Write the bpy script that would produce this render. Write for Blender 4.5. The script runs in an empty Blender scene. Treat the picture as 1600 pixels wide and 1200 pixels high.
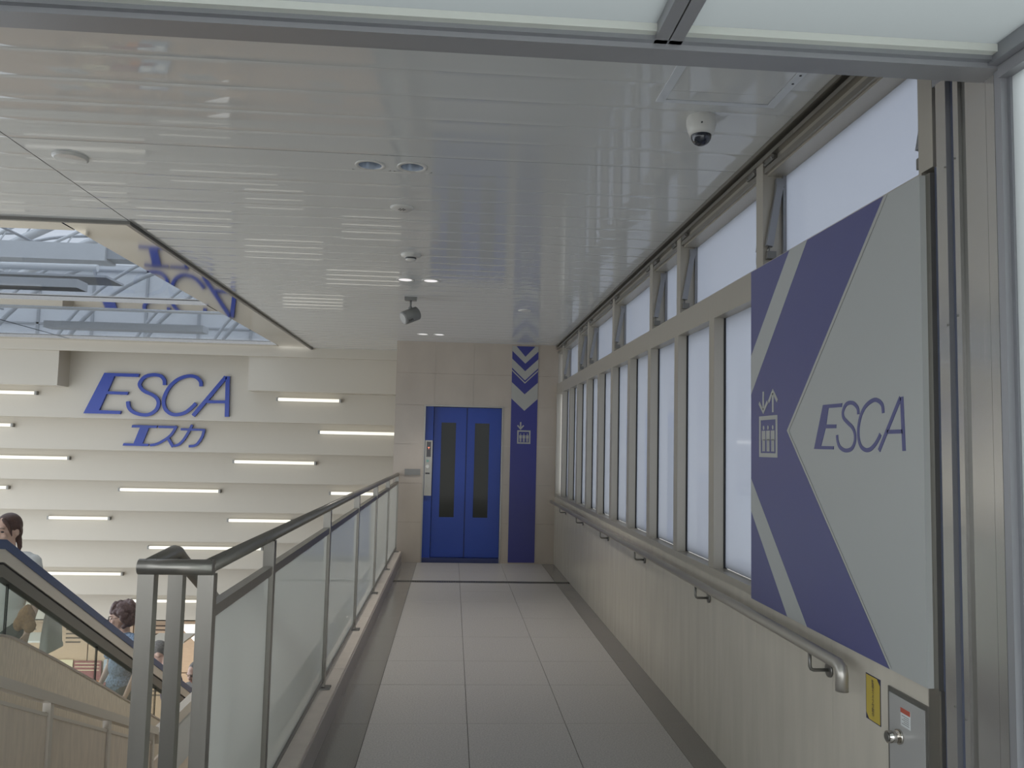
import bpy, bmesh, math, random
from mathutils import Vector, Matrix
random.seed(7)
S = bpy.context.scene
COL = S.collection

# ------------------------------------------------------------------ camera, world, exposure
cd = bpy.data.cameras.new('camera'); cam = bpy.data.objects.new('camera', cd); COL.objects.link(cam)
cd.sensor_fit = 'HORIZONTAL'; cd.sensor_width = 36.0; cd.lens = 1265.06/1600*36.0
cd.clip_start = 0.05; cd.clip_end = 500
cam.matrix_world = Matrix(((0.9972, -0.0281, -0.0713, 0.0), (-0.0730, -0.0749, -0.9945, 0.0), (0.0224, 0.9969, -0.0767, 1.6), (0, 0, 0, 1)))
S.camera = cam
W = bpy.data.worlds.new('sky'); S.world = W; W.use_nodes = True
_bg = W.node_tree.nodes['Background']
_bg.inputs['Color'].default_value = (0.87, 0.93, 1.0, 1)
_wn = W.node_tree.nodes; _wl = W.node_tree.links
_tc = _wn.new('ShaderNodeTexCoord'); _sx = _wn.new('ShaderNodeSeparateXYZ'); _mr = _wn.new('ShaderNodeMapRange')
SKY = 6.0
_mr.inputs['From Min'].default_value = 0; _mr.inputs['From Max'].default_value = 1
_mr.inputs['To Min'].default_value = SKY/3; _mr.inputs['To Max'].default_value = SKY      # CIE overcast sky: horizon one third of the zenith
_wl.new(_tc.outputs['Generated'], _sx.inputs[0]); _wl.new(_sx.outputs['Z'], _mr.inputs['Value']); _wl.new(_mr.outputs['Result'], _bg.inputs['Strength'])
S.view_settings.view_transform = 'Standard'; S.view_settings.look = 'None'
S.view_settings.gamma = 1.0; S.view_settings.use_curve_mapping = False
S.view_settings.exposure = 0.0

# ------------------------------------------------------------------ materials
def lin(c): return tuple((v/12.92 if v <= .04045 else ((v+.055)/1.055)**2.4) for v in (x/255 for x in c))
def nd(nt, t, **kw):
    n = nt.nodes.new(t)
    for k, v in kw.items(): setattr(n, k, v)
    return n
def mat(name, rgb, rough=.5, metal=0., spec=.5, var=0., vscale=6., stretch=(1, 1, 1), rvar=0., bump=0., bscale=60., coat=0., aniso=0.):
    m = bpy.data.materials.new(name); m.use_nodes = True; nt = m.node_tree
    b = nt.nodes['Principled BSDF']; c = (*lin(rgb), 1)
    b.inputs['Base Color'].default_value = c; b.inputs['Roughness'].default_value = rough
    b.inputs['Metallic'].default_value = metal; b.inputs['Specular IOR Level'].default_value = spec
    b.inputs['Coat Weight'].default_value = coat; b.inputs['Coat Roughness'].default_value = .08
    b.inputs['Anisotropic'].default_value = aniso
    tc = nd(nt, 'ShaderNodeTexCoord'); mp = nd(nt, 'ShaderNodeMapping'); mp.inputs['Scale'].default_value = stretch
    nt.links.new(tc.outputs['Object'], mp.inputs['Vector'])
    if var or rvar:
        n = nd(nt, 'ShaderNodeTexNoise'); n.inputs['Scale'].default_value = vscale; n.inputs['Detail'].default_value = 6
        nt.links.new(mp.outputs['Vector'], n.inputs['Vector'])
        if var:
            r = nd(nt, 'ShaderNodeValToRGB')
            r.color_ramp.elements[0].position = .3; r.color_ramp.elements[1].position = .7
            r.color_ramp.elements[0].color = (*[max(0, x*(1-var)) for x in c[:3]], 1)
            r.color_ramp.elements[1].color = (*[min(1, x*(1+var)) for x in c[:3]], 1)
            nt.links.new(n.outputs['Fac'], r.inputs['Fac']); nt.links.new(r.outputs['Color'], b.inputs['Base Color'])
        if rvar:
            q = nd(nt, 'ShaderNodeMapRange'); q.inputs['To Min'].default_value = max(0, rough-rvar); q.inputs['To Max'].default_value = rough+rvar
            nt.links.new(n.outputs['Fac'], q.inputs['Value']); nt.links.new(q.outputs['Result'], b.inputs['Roughness'])
    if bump:
        n2 = nd(nt, 'ShaderNodeTexNoise'); n2.inputs['Scale'].default_value = bscale; n2.inputs['Detail'].default_value = 4
        nt.links.new(mp.outputs['Vector'], n2.inputs['Vector'])
        bp = nd(nt, 'ShaderNodeBump'); bp.inputs['Strength'].default_value = bump; bp.inputs['Distance'].default_value = .01
        nt.links.new(n2.outputs['Fac'], bp.inputs['Height']); nt.links.new(bp.outputs['Normal'], b.inputs['Normal'])
    return m
def emat(name, rgb, strength):
    m = bpy.data.materials.new(name); m.use_nodes = True; nt = m.node_tree
    b = nt.nodes['Principled BSDF']; b.inputs['Base Color'].default_value = (*lin(rgb), 1)
    b.inputs['Emission Color'].default_value = (*lin(rgb), 1); b.inputs['Emission Strength'].default_value = strength
    b.inputs['Base Color'].default_value = (.4, .4, .4, 1)
    return m
def fres(nt, ior):
    f = nd(nt, 'ShaderNodeFresnel'); ge = nd(nt, 'ShaderNodeNewGeometry'); r = nd(nt, 'ShaderNodeMapRange')
    r.inputs['To Min'].default_value = ior; r.inputs['To Max'].default_value = 1/ior
    nt.links.new(ge.outputs['Backfacing'], r.inputs['Value']); nt.links.new(r.outputs['Result'], f.inputs['IOR'])
    return f
def frosted(name, rgb, gloss=.12, rough=.25):
    m = bpy.data.materials.new(name); m.use_nodes = True; nt = m.node_tree
    for n in list(nt.nodes):
        if n.type != 'OUTPUT_MATERIAL': nt.nodes.remove(n)
    out = nt.nodes[0]
    t = nd(nt, 'ShaderNodeBsdfTranslucent'); t.inputs['Color'].default_value = (*lin(rgb), 1)
    d = nd(nt, 'ShaderNodeBsdfDiffuse'); d.inputs['Color'].default_value = (*lin(rgb), 1)
    g = nd(nt, 'ShaderNodeBsdfGlossy'); g.inputs['Roughness'].default_value = rough; g.inputs['Color'].default_value = (.8, .8, .8, 1)
    a = nd(nt, 'ShaderNodeMixShader'); a.inputs[0].default_value = .12
    nt.links.new(t.outputs[0], a.inputs[1]); nt.links.new(d.outputs[0], a.inputs[2])
    f = fres(nt, 1.45)
    mm = nd(nt, 'ShaderNodeMath', operation='MULTIPLY'); mm.inputs[1].default_value = gloss*4
    nt.links.new(f.outputs[0], mm.inputs[0])
    x = nd(nt, 'ShaderNodeMixShader'); nt.links.new(mm.outputs[0], x.inputs[0])
    nt.links.new(a.outputs[0], x.inputs[1]); nt.links.new(g.outputs[0], x.inputs[2]); nt.links.new(x.outputs[0], out.inputs[0])
    return m
def clear_glass(name, tint=(235, 240, 238), refl=1.0, ior=1.45):
    m = bpy.data.materials.new(name); m.use_nodes = True; nt = m.node_tree
    for n in list(nt.nodes):
        if n.type != 'OUTPUT_MATERIAL': nt.nodes.remove(n)
    out = nt.nodes[0]
    t = nd(nt, 'ShaderNodeBsdfTransparent'); t.inputs['Color'].default_value = (*lin(tint), 1)
    g = nd(nt, 'ShaderNodeBsdfGlossy'); g.inputs['Roughness'].default_value = .02
    f = fres(nt, ior)
    mm = nd(nt, 'ShaderNodeMath', operation='MULTIPLY'); mm.inputs[1].default_value = refl
    nt.links.new(f.outputs[0], mm.inputs[0])
    x = nd(nt, 'ShaderNodeMixShader'); nt.links.new(mm.outputs[0], x.inputs[0])
    nt.links.new(t.outputs[0], x.inputs[1]); nt.links.new(g.outputs[0], x.inputs[2]); nt.links.new(x.outputs[0], out.inputs[0])
    return m

M = {}
M['ceiling'] = mat('ceiling_panel_enamel', (204, 205, 202), .035, spec=.5)
M['ceil_back'] = mat('ceiling_void', (90, 88, 84), .8)
M['steel'] = mat('brushed_stainless', (142, 138, 130), .30, .8, rvar=.06, vscale=3, stretch=(40, 40, 1))
M['steel_dk'] = mat('dark_stainless', (122, 120, 115), .35, .7)
M['steel_mirror'] = mat('polished_stainless', (205, 200, 192), .05, 1.)
M['alu'] = mat('anodised_aluminium', (146, 147, 150), .42, .6)
M['alu_dk'] = mat('canopy_aluminium', (152, 152, 154), .42, .5)
M['mullion'] = mat('satin_mullion_steel', (172, 166, 154), .34, .45, rvar=.05, vscale=2, stretch=(30, 30, 1))
M['rail_steel'] = mat('light_rail_steel', (218, 210, 198), .3, .25)
M['pillar'] = mat('pillar_stainless', (190, 188, 184), .16, .75, rvar=.03, vscale=2, stretch=(30, 30, .6))
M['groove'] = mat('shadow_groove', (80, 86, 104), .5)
M['gasket'] = mat('black_gasket', (28, 28, 30), .6)
M['floor'] = mat('grey_granite_tile', (166, 162, 157), .42, spec=.4, var=.22, vscale=110, rvar=.05)
M['floor_dk'] = mat('dark_granite_tile', (124, 120, 114), .16, spec=.45, var=.10, vscale=140)
M['grout'] = mat('floor_grout', (66, 63, 60), .9)
M['stone'] = mat('beige_wall_stone', (172, 160, 146), .24, spec=.5, var=.05, vscale=3, stretch=(1, 1, .6))
M['stone_w'] = mat('cream_marble_panel', (192, 185, 171), .26, spec=.5, var=.06, vscale=4, stretch=(3, 3, .5))
M['curb'] = mat('cream_curb_stone', (186, 176, 164), .4, var=.05, vscale=12)
M['fascia'] = mat('cream_painted_fascia', (188, 181, 167), .5)
M['blue_door'] = mat('blue_lacquered_steel', (28, 62, 150), .32, spec=.4, var=.04, vscale=2)
M['blue_sign'] = mat('blue_sign_film', (46, 48, 118), .34, spec=.45)
M['blue_panel'] = mat('blue_panel_film', (80, 82, 126), .3, spec=.5)
M['grey_panel'] = mat('silver_panel_film', (166, 168, 165), .3, spec=.5)
M['grey_line'] = mat('pale_grey_film', (166, 166, 160), .35)
M['grey_sign'] = mat('silver_sign_film', (160, 158, 150), .4)
M['blue_letter'] = mat('blue_enamel_letter', (24, 54, 146), .2, spec=.5)
M['tube'] = emat('fluorescent_tube', (255, 251, 236), 1.0)
M['tube_cap'] = mat('tube_end_cap', (150, 150, 146), .5)
M['lamp_on'] = emat('lit_downlight', (255, 250, 250), .8)
M['white_pl'] = mat('white_plastic', (205, 203, 196), .4)
M['grey_pl'] = mat('grey_plastic', (128, 128, 124), .45)
M['dark_pl'] = mat('dark_plastic', (40, 40, 42), .4)
M['dome'] = mat('smoked_dome', (38, 42, 50), .08, spec=.8)
M['pane'] = frosted('frosted_window_glass', (176, 178, 183), .25, .05)
M['side_pane'] = frosted('frosted_screen_glass', (226, 228, 226), .08, .3)
M['canopy_pane'] = frosted('frosted_canopy_glass', (162, 164, 162), .05, .4)
M['rail_glass'] = frosted('milky_rail_glass', (234, 234, 228), .24, .03)
M['glass'] = clear_glass('clear_glass', (244, 248, 244), 1.0)
M['door_glass'] = mat('dark_lift_glass', (50, 50, 44), .04, spec=.16)
M['white_steel'] = mat('white_painted_steel', (205, 208, 210), .4)
M['grey_steel'] = mat('grey_painted_steel', (172, 176, 180), .4)
M['clad'] = mat('travertine_cladding', (226, 214, 194), .45, var=.12, vscale=9, stretch=(8, 8, 1.2))
M['para'] = mat('stone_laminate_panel', (224, 210, 192), .3, var=.08, vscale=5, stretch=(6, 6, 1))
M['wood'] = mat('pale_wood_veneer', (172, 148, 122), .4, var=.06, vscale=8, stretch=(1, 1, 6))
M['slot'] = mat('louver_shadow', (78, 66, 56), .8)
M['belt'] = mat('blue_black_rubber', (58, 80, 124), .3)
M['yellow'] = mat('yellow_notice_film', (186, 164, 70), .4)
M['navy'] = mat('navy_print', (40, 40, 70), .5)
M['red'] = mat('red_print', (176, 84, 66), .5)
M['paper'] = mat('white_print', (206, 208, 206), .5)
M['skin'] = mat('skin', (222, 186, 166), .5)
M['mall'] = mat('mall_floor', (150, 140, 126), .4)
M['plaster'] = mat('cream_plaster', (186, 180, 168), .6)
M['ground'] = mat('outdoor_paving', (170, 168, 164), .8)

# ------------------------------------------------------------------ mesh helpers
class MB:
    def __init__(s): s.v = []; s.f = []; s.sm = []
    def add(s, vs, fs, smooth=False):
        o = len(s.v); s.v += [tuple(v) for v in vs]; s.f += [tuple(i+o for i in f) for f in fs]; s.sm += [smooth]*len(fs); return s
    def box(s, x0, x1, y0, y1, z0, z1):
        v = [(x, y, z) for z in (z0, z1) for y in (y0, y1) for x in (x0, x1)]
        return s.add(v, [(0, 2, 3, 1), (4, 5, 7, 6), (0, 1, 5, 4), (2, 6, 7, 3), (0, 4, 6, 2), (1, 3, 7, 5)])
    def cham(s, x0, x1, y0, y1, z0, z1, c=.004, top=True):
        # box whose four edges round one z face are chamfered
        a = [(x0, y0), (x1, y0), (x1, y1), (x0, y1)]; b = [(x0+c, y0+c), (x1-c, y0+c), (x1-c, y1-c), (x0+c, y1-c)]
        zs = (z0, z1-c, z1) if top else (z1, z0+c, z0)
        v = [(*p, zs[0]) for p in a]+[(*p, zs[1]) for p in a]+[(*p, zs[2]) for p in b]
        f = [(3, 2, 1, 0)]
        for r in (0, 4):
            for i in range(4): f.append((r+i, r+(i+1) % 4, r+4+(i+1) % 4, r+4+i))
        f.append((8, 9, 10, 11))
        if not top: f = [q[::-1] for q in f]
        return s.add(v, f)
    def prism(s, pts, fn, d0, d1):
        # polygon (2-D) extruded between depths; fn(u, v, d) -> xyz
        n = len(pts); v = [fn(u, w, d0) for u, w in pts]+[fn(u, w, d1) for u, w in pts]
        f = [tuple(range(n)), tuple(range(2*n-1, n-1, -1))]+[(i, n+i, n+(i+1) % n, (i+1) % n) for i in range(n)]
        return s.add(v, f)
    def stroke(s, pts, w, fn, d0, d1, closed=False):
        P = [Vector(p) for p in pts]; L = []; R = []
        for i, p in enumerate(P):
            a = P[max(i-1, 0)]; b = P[min(i+1, len(P)-1)]
            t = (b-a).normalized(); nrm = Vector((-t.y, t.x))
            k = 1.0
            if 0 < i < len(P)-1:
                t1 = (p-a).normalized(); k = 1/max(.6, abs(nrm.dot(Vector((-t1.y, t1.x)))))
            L.append(p+nrm*w/2*k); R.append(p-nrm*w/2*k)
        for i in range(len(P)-1):
            q = [L[i], L[i+1], R[i+1], R[i]]
            v = [fn(a.x, a.y, d0) for a in q]+[fn(a.x, a.y, d1) for a in q]
            s.add(v, [(0, 1, 2, 3), (7, 6, 5, 4), (0, 4, 5, 1), (1, 5, 6, 2), (2, 6, 7, 3), (3, 7, 4, 0)])
        return s
    def tube(s, pts, r, n=12, caps=True):
        P = [Vector(p) for p in pts]; rr = r if isinstance(r, (list, tuple)) else [r]*len(P); rings = []
        up = Vector((0, 0, 1)); prev = None
        for i, p in enumerate(P):
            t = ((P[min(i+1, len(P)-1)]-p).normalized()+(p-P[max(i-1, 0)]).normalized())
            if t.length < 1e-6: t = P[min(i+1, len(P)-1)]-P[max(i-1, 0)]
            t.normalize()
            if prev is None:
                u = t.cross(up if abs(t.z) < .95 else Vector((1, 0, 0))).normalized()
            else: u = (prev-t*prev.dot(t)).normalized()
            prev = u; w = t.cross(u)
            rings.append([p+(u*math.cos(2*math.pi*k/n)+w*math.sin(2*math.pi*k/n))*rr[i] for k in range(n)])
        v = [q for R in rings for q in R]; f = []
        for i in range(len(P)-1):
            for k in range(n): f.append((i*n+k, i*n+(k+1) % n, (i+1)*n+(k+1) % n, (i+1)*n+k))
        s.add(v, f, True)
        if caps: s.add(rings[0], [tuple(range(n-1, -1, -1))]); s.add(rings[-1], [tuple(range(n))])
        return s
    def lathe(s, prof, c=(0, 0, 0), n=28, smooth=True):
        v = []; f = []
        for r, z in prof:
            for k in range(n):
                a = 2*math.pi*k/n; v.append((c[0]+r*math.cos(a), c[1]+r*math.sin(a), c[2]+z))
        for i in range(len(prof)-1):
            for k in range(n): f.append((i*n+k, i*n+(k+1) % n, (i+1)*n+(k+1) % n, (i+1)*n+k))
        return s.add(v, f, smooth)
    def ell(s, c, r, n=14, m=9, rot=None):
        v = []; f = []
        for i in range(m+1):
            th = math.pi*i/m
            for k in range(n):
                a = 2*math.pi*k/n; p = Vector((r[0]*math.sin(th)*math.cos(a), r[1]*math.sin(th)*math.sin(a), r[2]*math.cos(th)))
                if rot: p = rot @ p
                v.append(Vector(c)+p)
        for i in range(m):
            for k in range(n): f.append((i*n+k, (i+1)*n+k, (i+1)*n+(k+1) % n, i*n+(k+1) % n))
        return s.add(v, f, True)
    def mesh(s, name, m):
        me = bpy.data.meshes.new(name); me.from_pydata(s.v, [], s.f)
        me.polygons.foreach_set('use_smooth', s.sm)
        if m: me.materials.append(m)
        bm = bmesh.new(); bm.from_mesh(me); bmesh.ops.remove_doubles(bm, verts=bm.verts, dist=1e-5)
        bmesh.ops.recalc_face_normals(bm, faces=bm.faces); bm.to_mesh(me); bm.free()
        return me
    def obj(s, name, m, parent=None, label=None, cat=None, group=None, kind=None):
        return link(name, s.mesh(name, m), parent, label, cat, group, kind)
def tag(o, label=None, cat=None, group=None, kind=None):
    for k, v in (('label', label), ('category', cat), ('group', group), ('kind', kind)):
        if v: o[k] = v
    return o
def link(name, me, parent=None, label=None, cat=None, group=None, kind=None):
    o = bpy.data.objects.new(name, me); COL.objects.link(o)
    if parent is not None:
        o.parent = parent; o.matrix_parent_inverse = Matrix.Translation(-parent.location) if False else parent.matrix_basis.inverted()
    return tag(o, label, cat, group, kind)
def empty(name, loc, label=None, cat=None, group=None, kind=None):
    o = bpy.data.objects.new(name, None); o.location = loc; o.empty_display_size = .1; COL.objects.link(o)
    return tag(o, label, cat, group, kind)
BX = lambda *a: MB().box(*a)
def struct(name, mb, m, label=None): return mb.obj(name, m, label=label, kind='structure')
fXZ = lambda y: (lambda u, v, d: (u, y+d, v))       # drawing plane facing -Y
fYZ = lambda x: (lambda u, v, d: (x+d, u, v))       # drawing plane facing -X

# ------------------------------------------------------------------ levels
ZC = 3.02; YB = 11.2; XR = 1.43; MZ = -4.8

# ------------------------------------------------------------------ floor
fl = struct('floor', BX(-.66, 1.60, -3.5, 11.45, -.30, -.006), M['grout'], 'corridor floor of pale granite tiles with dark granite borders')
rows = [-3.5, -2.81, -2.05, -1.29, -.53, .23, .99, 1.75, 2.51, 3.28, 4.05, 4.81, 5.57, 6.17, 6.93, 7.69, 8.45, 9.05, 9.61]
tl = [(a, b) for a, b in zip(rows, rows[1:])]+[(9.745, 10.45), (10.45, 11.2)]
cols = [-.435, .13, .70, 1.265]
g = .0016
for (a, b) in tl:
    for c0, c1 in zip(cols, cols[1:]):
        MB().cham(c0+g, c1-g, a+g, b-g, -.02, random.uniform(-.0004, .0004), .0006).obj('tile', M['floor'], fl)
    for c0, c1 in ((-.65, -.435), (1.265, 1.435)):
        MB().cham(c0+g*.5, c1-g*.5, a+g*.6, b-g*.6, -.02, 0, .001).obj('border_tile', M['floor_dk'], fl)
gr = empty('drain_grate', (.39, 9.68, 0), 'narrow slotted metal drain grate across floor before blue lift doors', 'drain grate')
BX(-.65, 1.43, 9.61, 9.745, -.03, -.016).obj('tray', M['gasket'], gr)
b = MB(); b.box(-.64, 1.425, 9.613, 9.622, -.016, .001); b.box(-.64, 1.425, 9.733, 9.742, -.016, .001)
b.obj('frame', M['steel_dk'], gr)
b = MB()
for i in range(104): b.box(-.638+i*.0198, -.638+i*.0198+.009, 9.622, 9.733, -.014, 0)
b.obj('bar', M['steel_dk'], gr, kind='stuff')
struct('ground', BX(-40, 40, -60, -3.5, -.4, -.1), M['ground'], 'outdoor paving beyond the entrance')
struct('landing_floor', BX(-9, -.85, -3.5, 2.9, -.30, 0).box(-9, -2.5, 2.9, 4.7, -.3, 0), M['grout'], 'landing at the head of the stairs')

# curb under the glass railing
cb = empty('trim_1', (-.76, 3, 0), 'cream stone curb carrying the glass railing', kind='structure')
ys = [-1.0, .6, 2.2, 3.8, 5.4, 7.0, 8.6, 10.0, 11.2]
for a, b_ in zip(ys, ys[1:]):
    MB().cham(-.90, -.652, a+.0012, b_-.0012, -.3, .148, .004).obj('stone', M['curb'], cb)
BX(-.652, -.645, -1, 11.2, 0, .13).obj('kick_plate', mat('grey_stone_riser', (156, 148, 142), .35, var=.05, vscale=9), cb)
struct('wall_under_corridor', BX(-.93, -.66, 2.9, 11.2, MZ, -.02), M['plaster'])

# ------------------------------------------------------------------ back wall with the lift
wb = empty('wall_back', (.3, YB, 0), 'beige stone wall around the blue lift doors', kind='structure')
BX(-.80, -.395, YB+.02, YB+.4, 0, ZC+.1).box(.69, 1.75, YB+.02, YB+.4, 0, ZC+.1).box(-.395, .69, YB+.02, YB+.4, 2.14, ZC+.1).obj('core', M['plaster'], wb)
def slab(x0, x1, z0, z1): MB().prism([(x0+.001, z0+.001), (x1-.001, z0+.001), (x1-.001, z1-.001), (x0+.001, z1-.001)], fXZ(YB), 0, .022).obj('stone_panel', M['stone'], wb)
for a, b_ in ((0, .54), (.54, 1.07), (1.07, 1.60), (1.60, 2.14)):
    slab(-.80, -.395, a, b_); slab(.69, 1.45, a, b_)
for z0, z1 in ((2.14, 2.58), (2.58, ZC+.012)):
    for x0, x1 in ((-.80, -.26), (-.26, .27), (.27, .80), (.80, 1.45)): slab(x0, x1, z0, z1)
struct('wall_shaft', BX(-.80, -.76, YB+.4, 17, MZ, ZC).box(-.80, 0.5, YB+.03, YB+.4, MZ, -.02), M['stone'])

# lift doors
el = empty('elevator_door', (.14, YB, 0), 'blue two-leaf lift doors with tall narrow windows in the end wall', 'lift door')
MB().box(-.395, -.378, YB-.012, YB+.16, 0, 2.145).box(.673, .69, YB-.012, YB+.16, 0, 2.145).box(-.378, .673, YB-.012, YB+.16, 2.125, 2.145).obj('frame', M['steel'], el)
BX(-.378, -.268, YB+.032, YB+.16, 0, 2.125).obj('jamb_panel', M['blue_door'], el)
BX(-.378, .673, YB+.02, YB+.17, -.002, .062).obj('threshold', mat('dark_blue_kick_plate', (28, 40, 92), .3), el, label='dark blue threshold plate')
yd = YB+.075
for x0, x1, wx0, wx1 in ((-.262, .190, -.158, .044), (.196, .672, .306, .508)):
    b = MB(); z0, z1, w0, w1 = .066, 2.12, .608, 1.908
    b.box(x0, wx0, yd, yd+.04, z0, z1).box(wx1, x1, yd, yd+.04, z0, z1).box(wx0, wx1, yd, yd+.04, z0, w0).box(wx0, wx1, yd, yd+.04, w1, z1)
    lf = b.obj('door_leaf', M['blue_door'], el)
    BX(wx0, wx1, yd+.012, yd+.024, w0, w1).obj('window', M['door_glass'], lf)
BX(-.378, .673, yd+.041, yd+.06, 0, 2.125).obj('back_panel', M['gasket'], el)
BX(.186, .199, yd-.004, yd+.005, .066, 2.12).obj('meeting_edge', mat('navy_seal', (18, 34, 88), .5), el)

# call station
cs = empty('call_panel', (-.32, YB, 1.28), 'narrow steel lift call panel with red display beside blue doors', 'call panel')
yc = YB+.006
BX(-.372, -.272, yc, YB+.03, .902, 1.657).obj('plate', M['steel'], cs)
dsp = BX(-.352, -.292, yc-.004, yc, 1.43, 1.638).obj('display', mat('display_black', (34, 16, 14), .15), cs)
MB().stroke([(-.335, 1.56), (-.308, 1.56)], .008, fXZ(yc-.004), -.002, 0).stroke([(-.322, 1.56), (-.322, 1.535)], .006, fXZ(yc-.004), -.002, 0).obj('digit', emat('red_digit', (255, 120, 70), 1.2), dsp)
def disc(mb, x, y, z, r, d, n=20, axis='y'):
    p = [(x, y, z), (x, y-d, z)] if axis == 'y' else [(x, y, z), (x-d, y, z)]
    return mb.tube(p, r, n)
disc(MB(), -.333, yc, 1.375, .018, .008).obj('button', mat('green_button', (120, 160, 150), .4), cs)
disc(MB(), -.333, yc, 1.30, .024, .01).obj('button', M['white_pl'], cs)
BX(-.36, -.30, yc-.003, yc, 1.195, 1.215).obj('label_strip', M['dark_pl'], cs)
disc(MB(), -.335, yc, 1.0, .022, .006).obj('key_switch', M['steel'], cs)
np_ = BX(-.640, -.428, YB-.012, YB, 1.18, 1.262)
np_.obj('braille_plate', M['steel_dk'], None, 'small grey notice plate on stone wall left of call panel', 'plate')
# sign strip beside the lift
sg = empty('lift_sign_strip', (.98, YB, 0), 'tall blue sign strip with grey downward chevrons and lift pictogram', 'sign')
BX(.798, 1.163, YB-.008, YB, .015, 2.995).obj('board', M['blue_sign'], sg)
f = fXZ(YB-.008)
def vee(m, lz0, az0, lz1, az1, name='chevron'):
    MB().prism([(.798, lz0), (.982, az0), (.982, az1), (.798, lz1)], f, -.002, 0).prism([(.982, az0), (1.163, lz0), (1.163, lz1), (.982, az1)], f, -.002, 0).obj(name, m, sg)
MB().prism([(.798, 2.995), (.855, 2.995), (.982, 2.849), (.982, 2.753), (.798, 2.927)], f, -.002, 0).prism([(1.163, 2.995), (1.163, 2.927), (.982, 2.753), (.982, 2.849), (1.118, 2.995)], f, -.002, 0).obj('chevron', M['grey_sign'], sg)
vee(M['grey_sign'], 2.818, 2.647, 2.692, 2.518); vee(M['grey_sign'], 2.667, 2.493, 2.647, 2.473, 'line'); vee(M['grey_sign'], 2.491, 2.324, 2.262, 2.095)
def pictogram(fn, d, arrows, bx, ppl, sgn=1):
    """arrows: polylines; bx: (u0,u1,v0,v1,t); ppl: list of u centres"""
    b = MB()
    for pl, w in arrows: b.stroke(pl, w, fn, -d, 0)
    u0, u1, v0, v1, t = bx
    for q in ((u0, u1, v0, v0+t), (u0, u1, v1-t, v1), (u0, u0+t, v0+t, v1-t), (u1-t, u1, v0+t, v1-t)):
        b.prism([(q[0], q[2]), (q[1], q[2]), (q[1], q[3]), (q[0], q[3])], fn, -d, 0)
    h = v1-v0; wd = abs(u1-u0)
    for u in ppl:
        r = .034*wd*1.1; cv = v0+h*.715
        b.prism([(u+r*math.cos(a*math.pi/5), cv+1.3*r*math.sin(a*math.pi/5)) for a in range(10)], fn, -d, 0)
        w = .098*wd
        b.prism([(u-w, v0+h*.41), (u+w, v0+h*.41), (u+w, v0+h*.64), (u-w, v0+h*.64)], fn, -d, 0)
        b.prism([(u-w*.7, v0+h*.14), (u-w*.12, v0+h*.14), (u-w*.12, v0+h*.43), (u-w*.7, v0+h*.43)], fn, -d, 0)
        b.prism([(u+w*.12, v0+h*.14), (u+w*.7, v0+h*.14), (u+w*.7, v0+h*.43), (u+w*.12, v0+h*.43)], fn, -d, 0)
    return b
pictogram(f, .002, [([(.935, 1.937), (.935, 1.85)], .019), ([(.892, 1.892), (.935, 1.843), (.978, 1.892)], .019)], (.890, 1.075, 1.638, 1.824, .02), (.937, .983, 1.03)).obj('pictogram', M['grey_sign'], sg)
struct('baseboard_back', BX(.69, 1.43, YB-.006, YB, 0, .014), M['stone'])

# ------------------------------------------------------------------ right wall, stone part
wr = empty('wall_right', (XR, 6, 0), 'polished cream stone dado below the windows', kind='structure')
BX(XR+.02, XR+.3, 2.42, YB+.3, -.3, .93).obj('core', M['plaster'], wr)
yj = [2.33, 2.37, 2.98, 3.735, 4.45, 5.17, 5.89, 6.61, 7.33, 8.05, 8.77, 9.49, 10.21, 10.93, YB]
for a, b_ in zip(yj[1:], yj[2:]):
    MB().prism([(a+.0008, .001), (b_-.0008, .001), (b_-.0008, .925), (a+.0008, .925)], fYZ(XR), 0, .022).obj('stone_panel', M['stone_w'], wr)
# window band
MY = [3.735, 4.45, 5.17, 5.895, 6.59, 7.31, 7.985, 8.665, 9.345, 9.97, 10.6]
UP = [3.735, 5.125, 5.855, 7.265, 8.64, 9.305, 10.645]
w1 = BX(XR-.004, XR+.13, 2.36, YB, .925, .965).box(XR+.10, XR+.13, 2.36, YB, .965, 1.0)
w1 = struct('window_1', w1, M['mullion'], 'long row of frosted panes between steel mullions on the right wall')
tr = BX(XR, XR+.125, 2.36, YB, 2.335, 2.475); tr.obj('transom', M['mullion'], w1)
for i, y in enumerate(MY):
    BX(XR, XR+.075, y-.088, y, .965, 2.335).obj('mullion', M['mullion'], w1)
    BX(XR+.055, XR+.075, y-.094, y-.088, .965, 2.335).box(XR+.055, XR+.075, y, y+.006, .965, 2.335).obj('gasket', M['gasket'], w1)
BX(XR, XR+.075, YB-.06, YB, .965, 2.335).obj('mullion', M['mullion'], w1)
e = [2.40]+MY+[YB]
for a, b_ in zip(e, e[1:]):
    BX(XR+.065, XR+.071, a+.006 if a != 2.40 else a, b_-.094, .97, 2.34).obj('pane', M['pane'], w1)
w2 = struct('window_2', BX(XR+.02, XR+.14, 2.36, YB, 2.90, ZC), M['mullion'], 'row of frosted vent windows under the ceiling on the right wall')
BX(XR-.01, XR+.03, 2.36, YB, 2.965, 2.985).box(XR-.03, XR+.03, 2.36, YB, 3.0, ZC-.001).box(XR+.005, XR+.03, 2.36, YB, 2.91, 2.935).obj('head_rail', M['steel'], w2)
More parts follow.
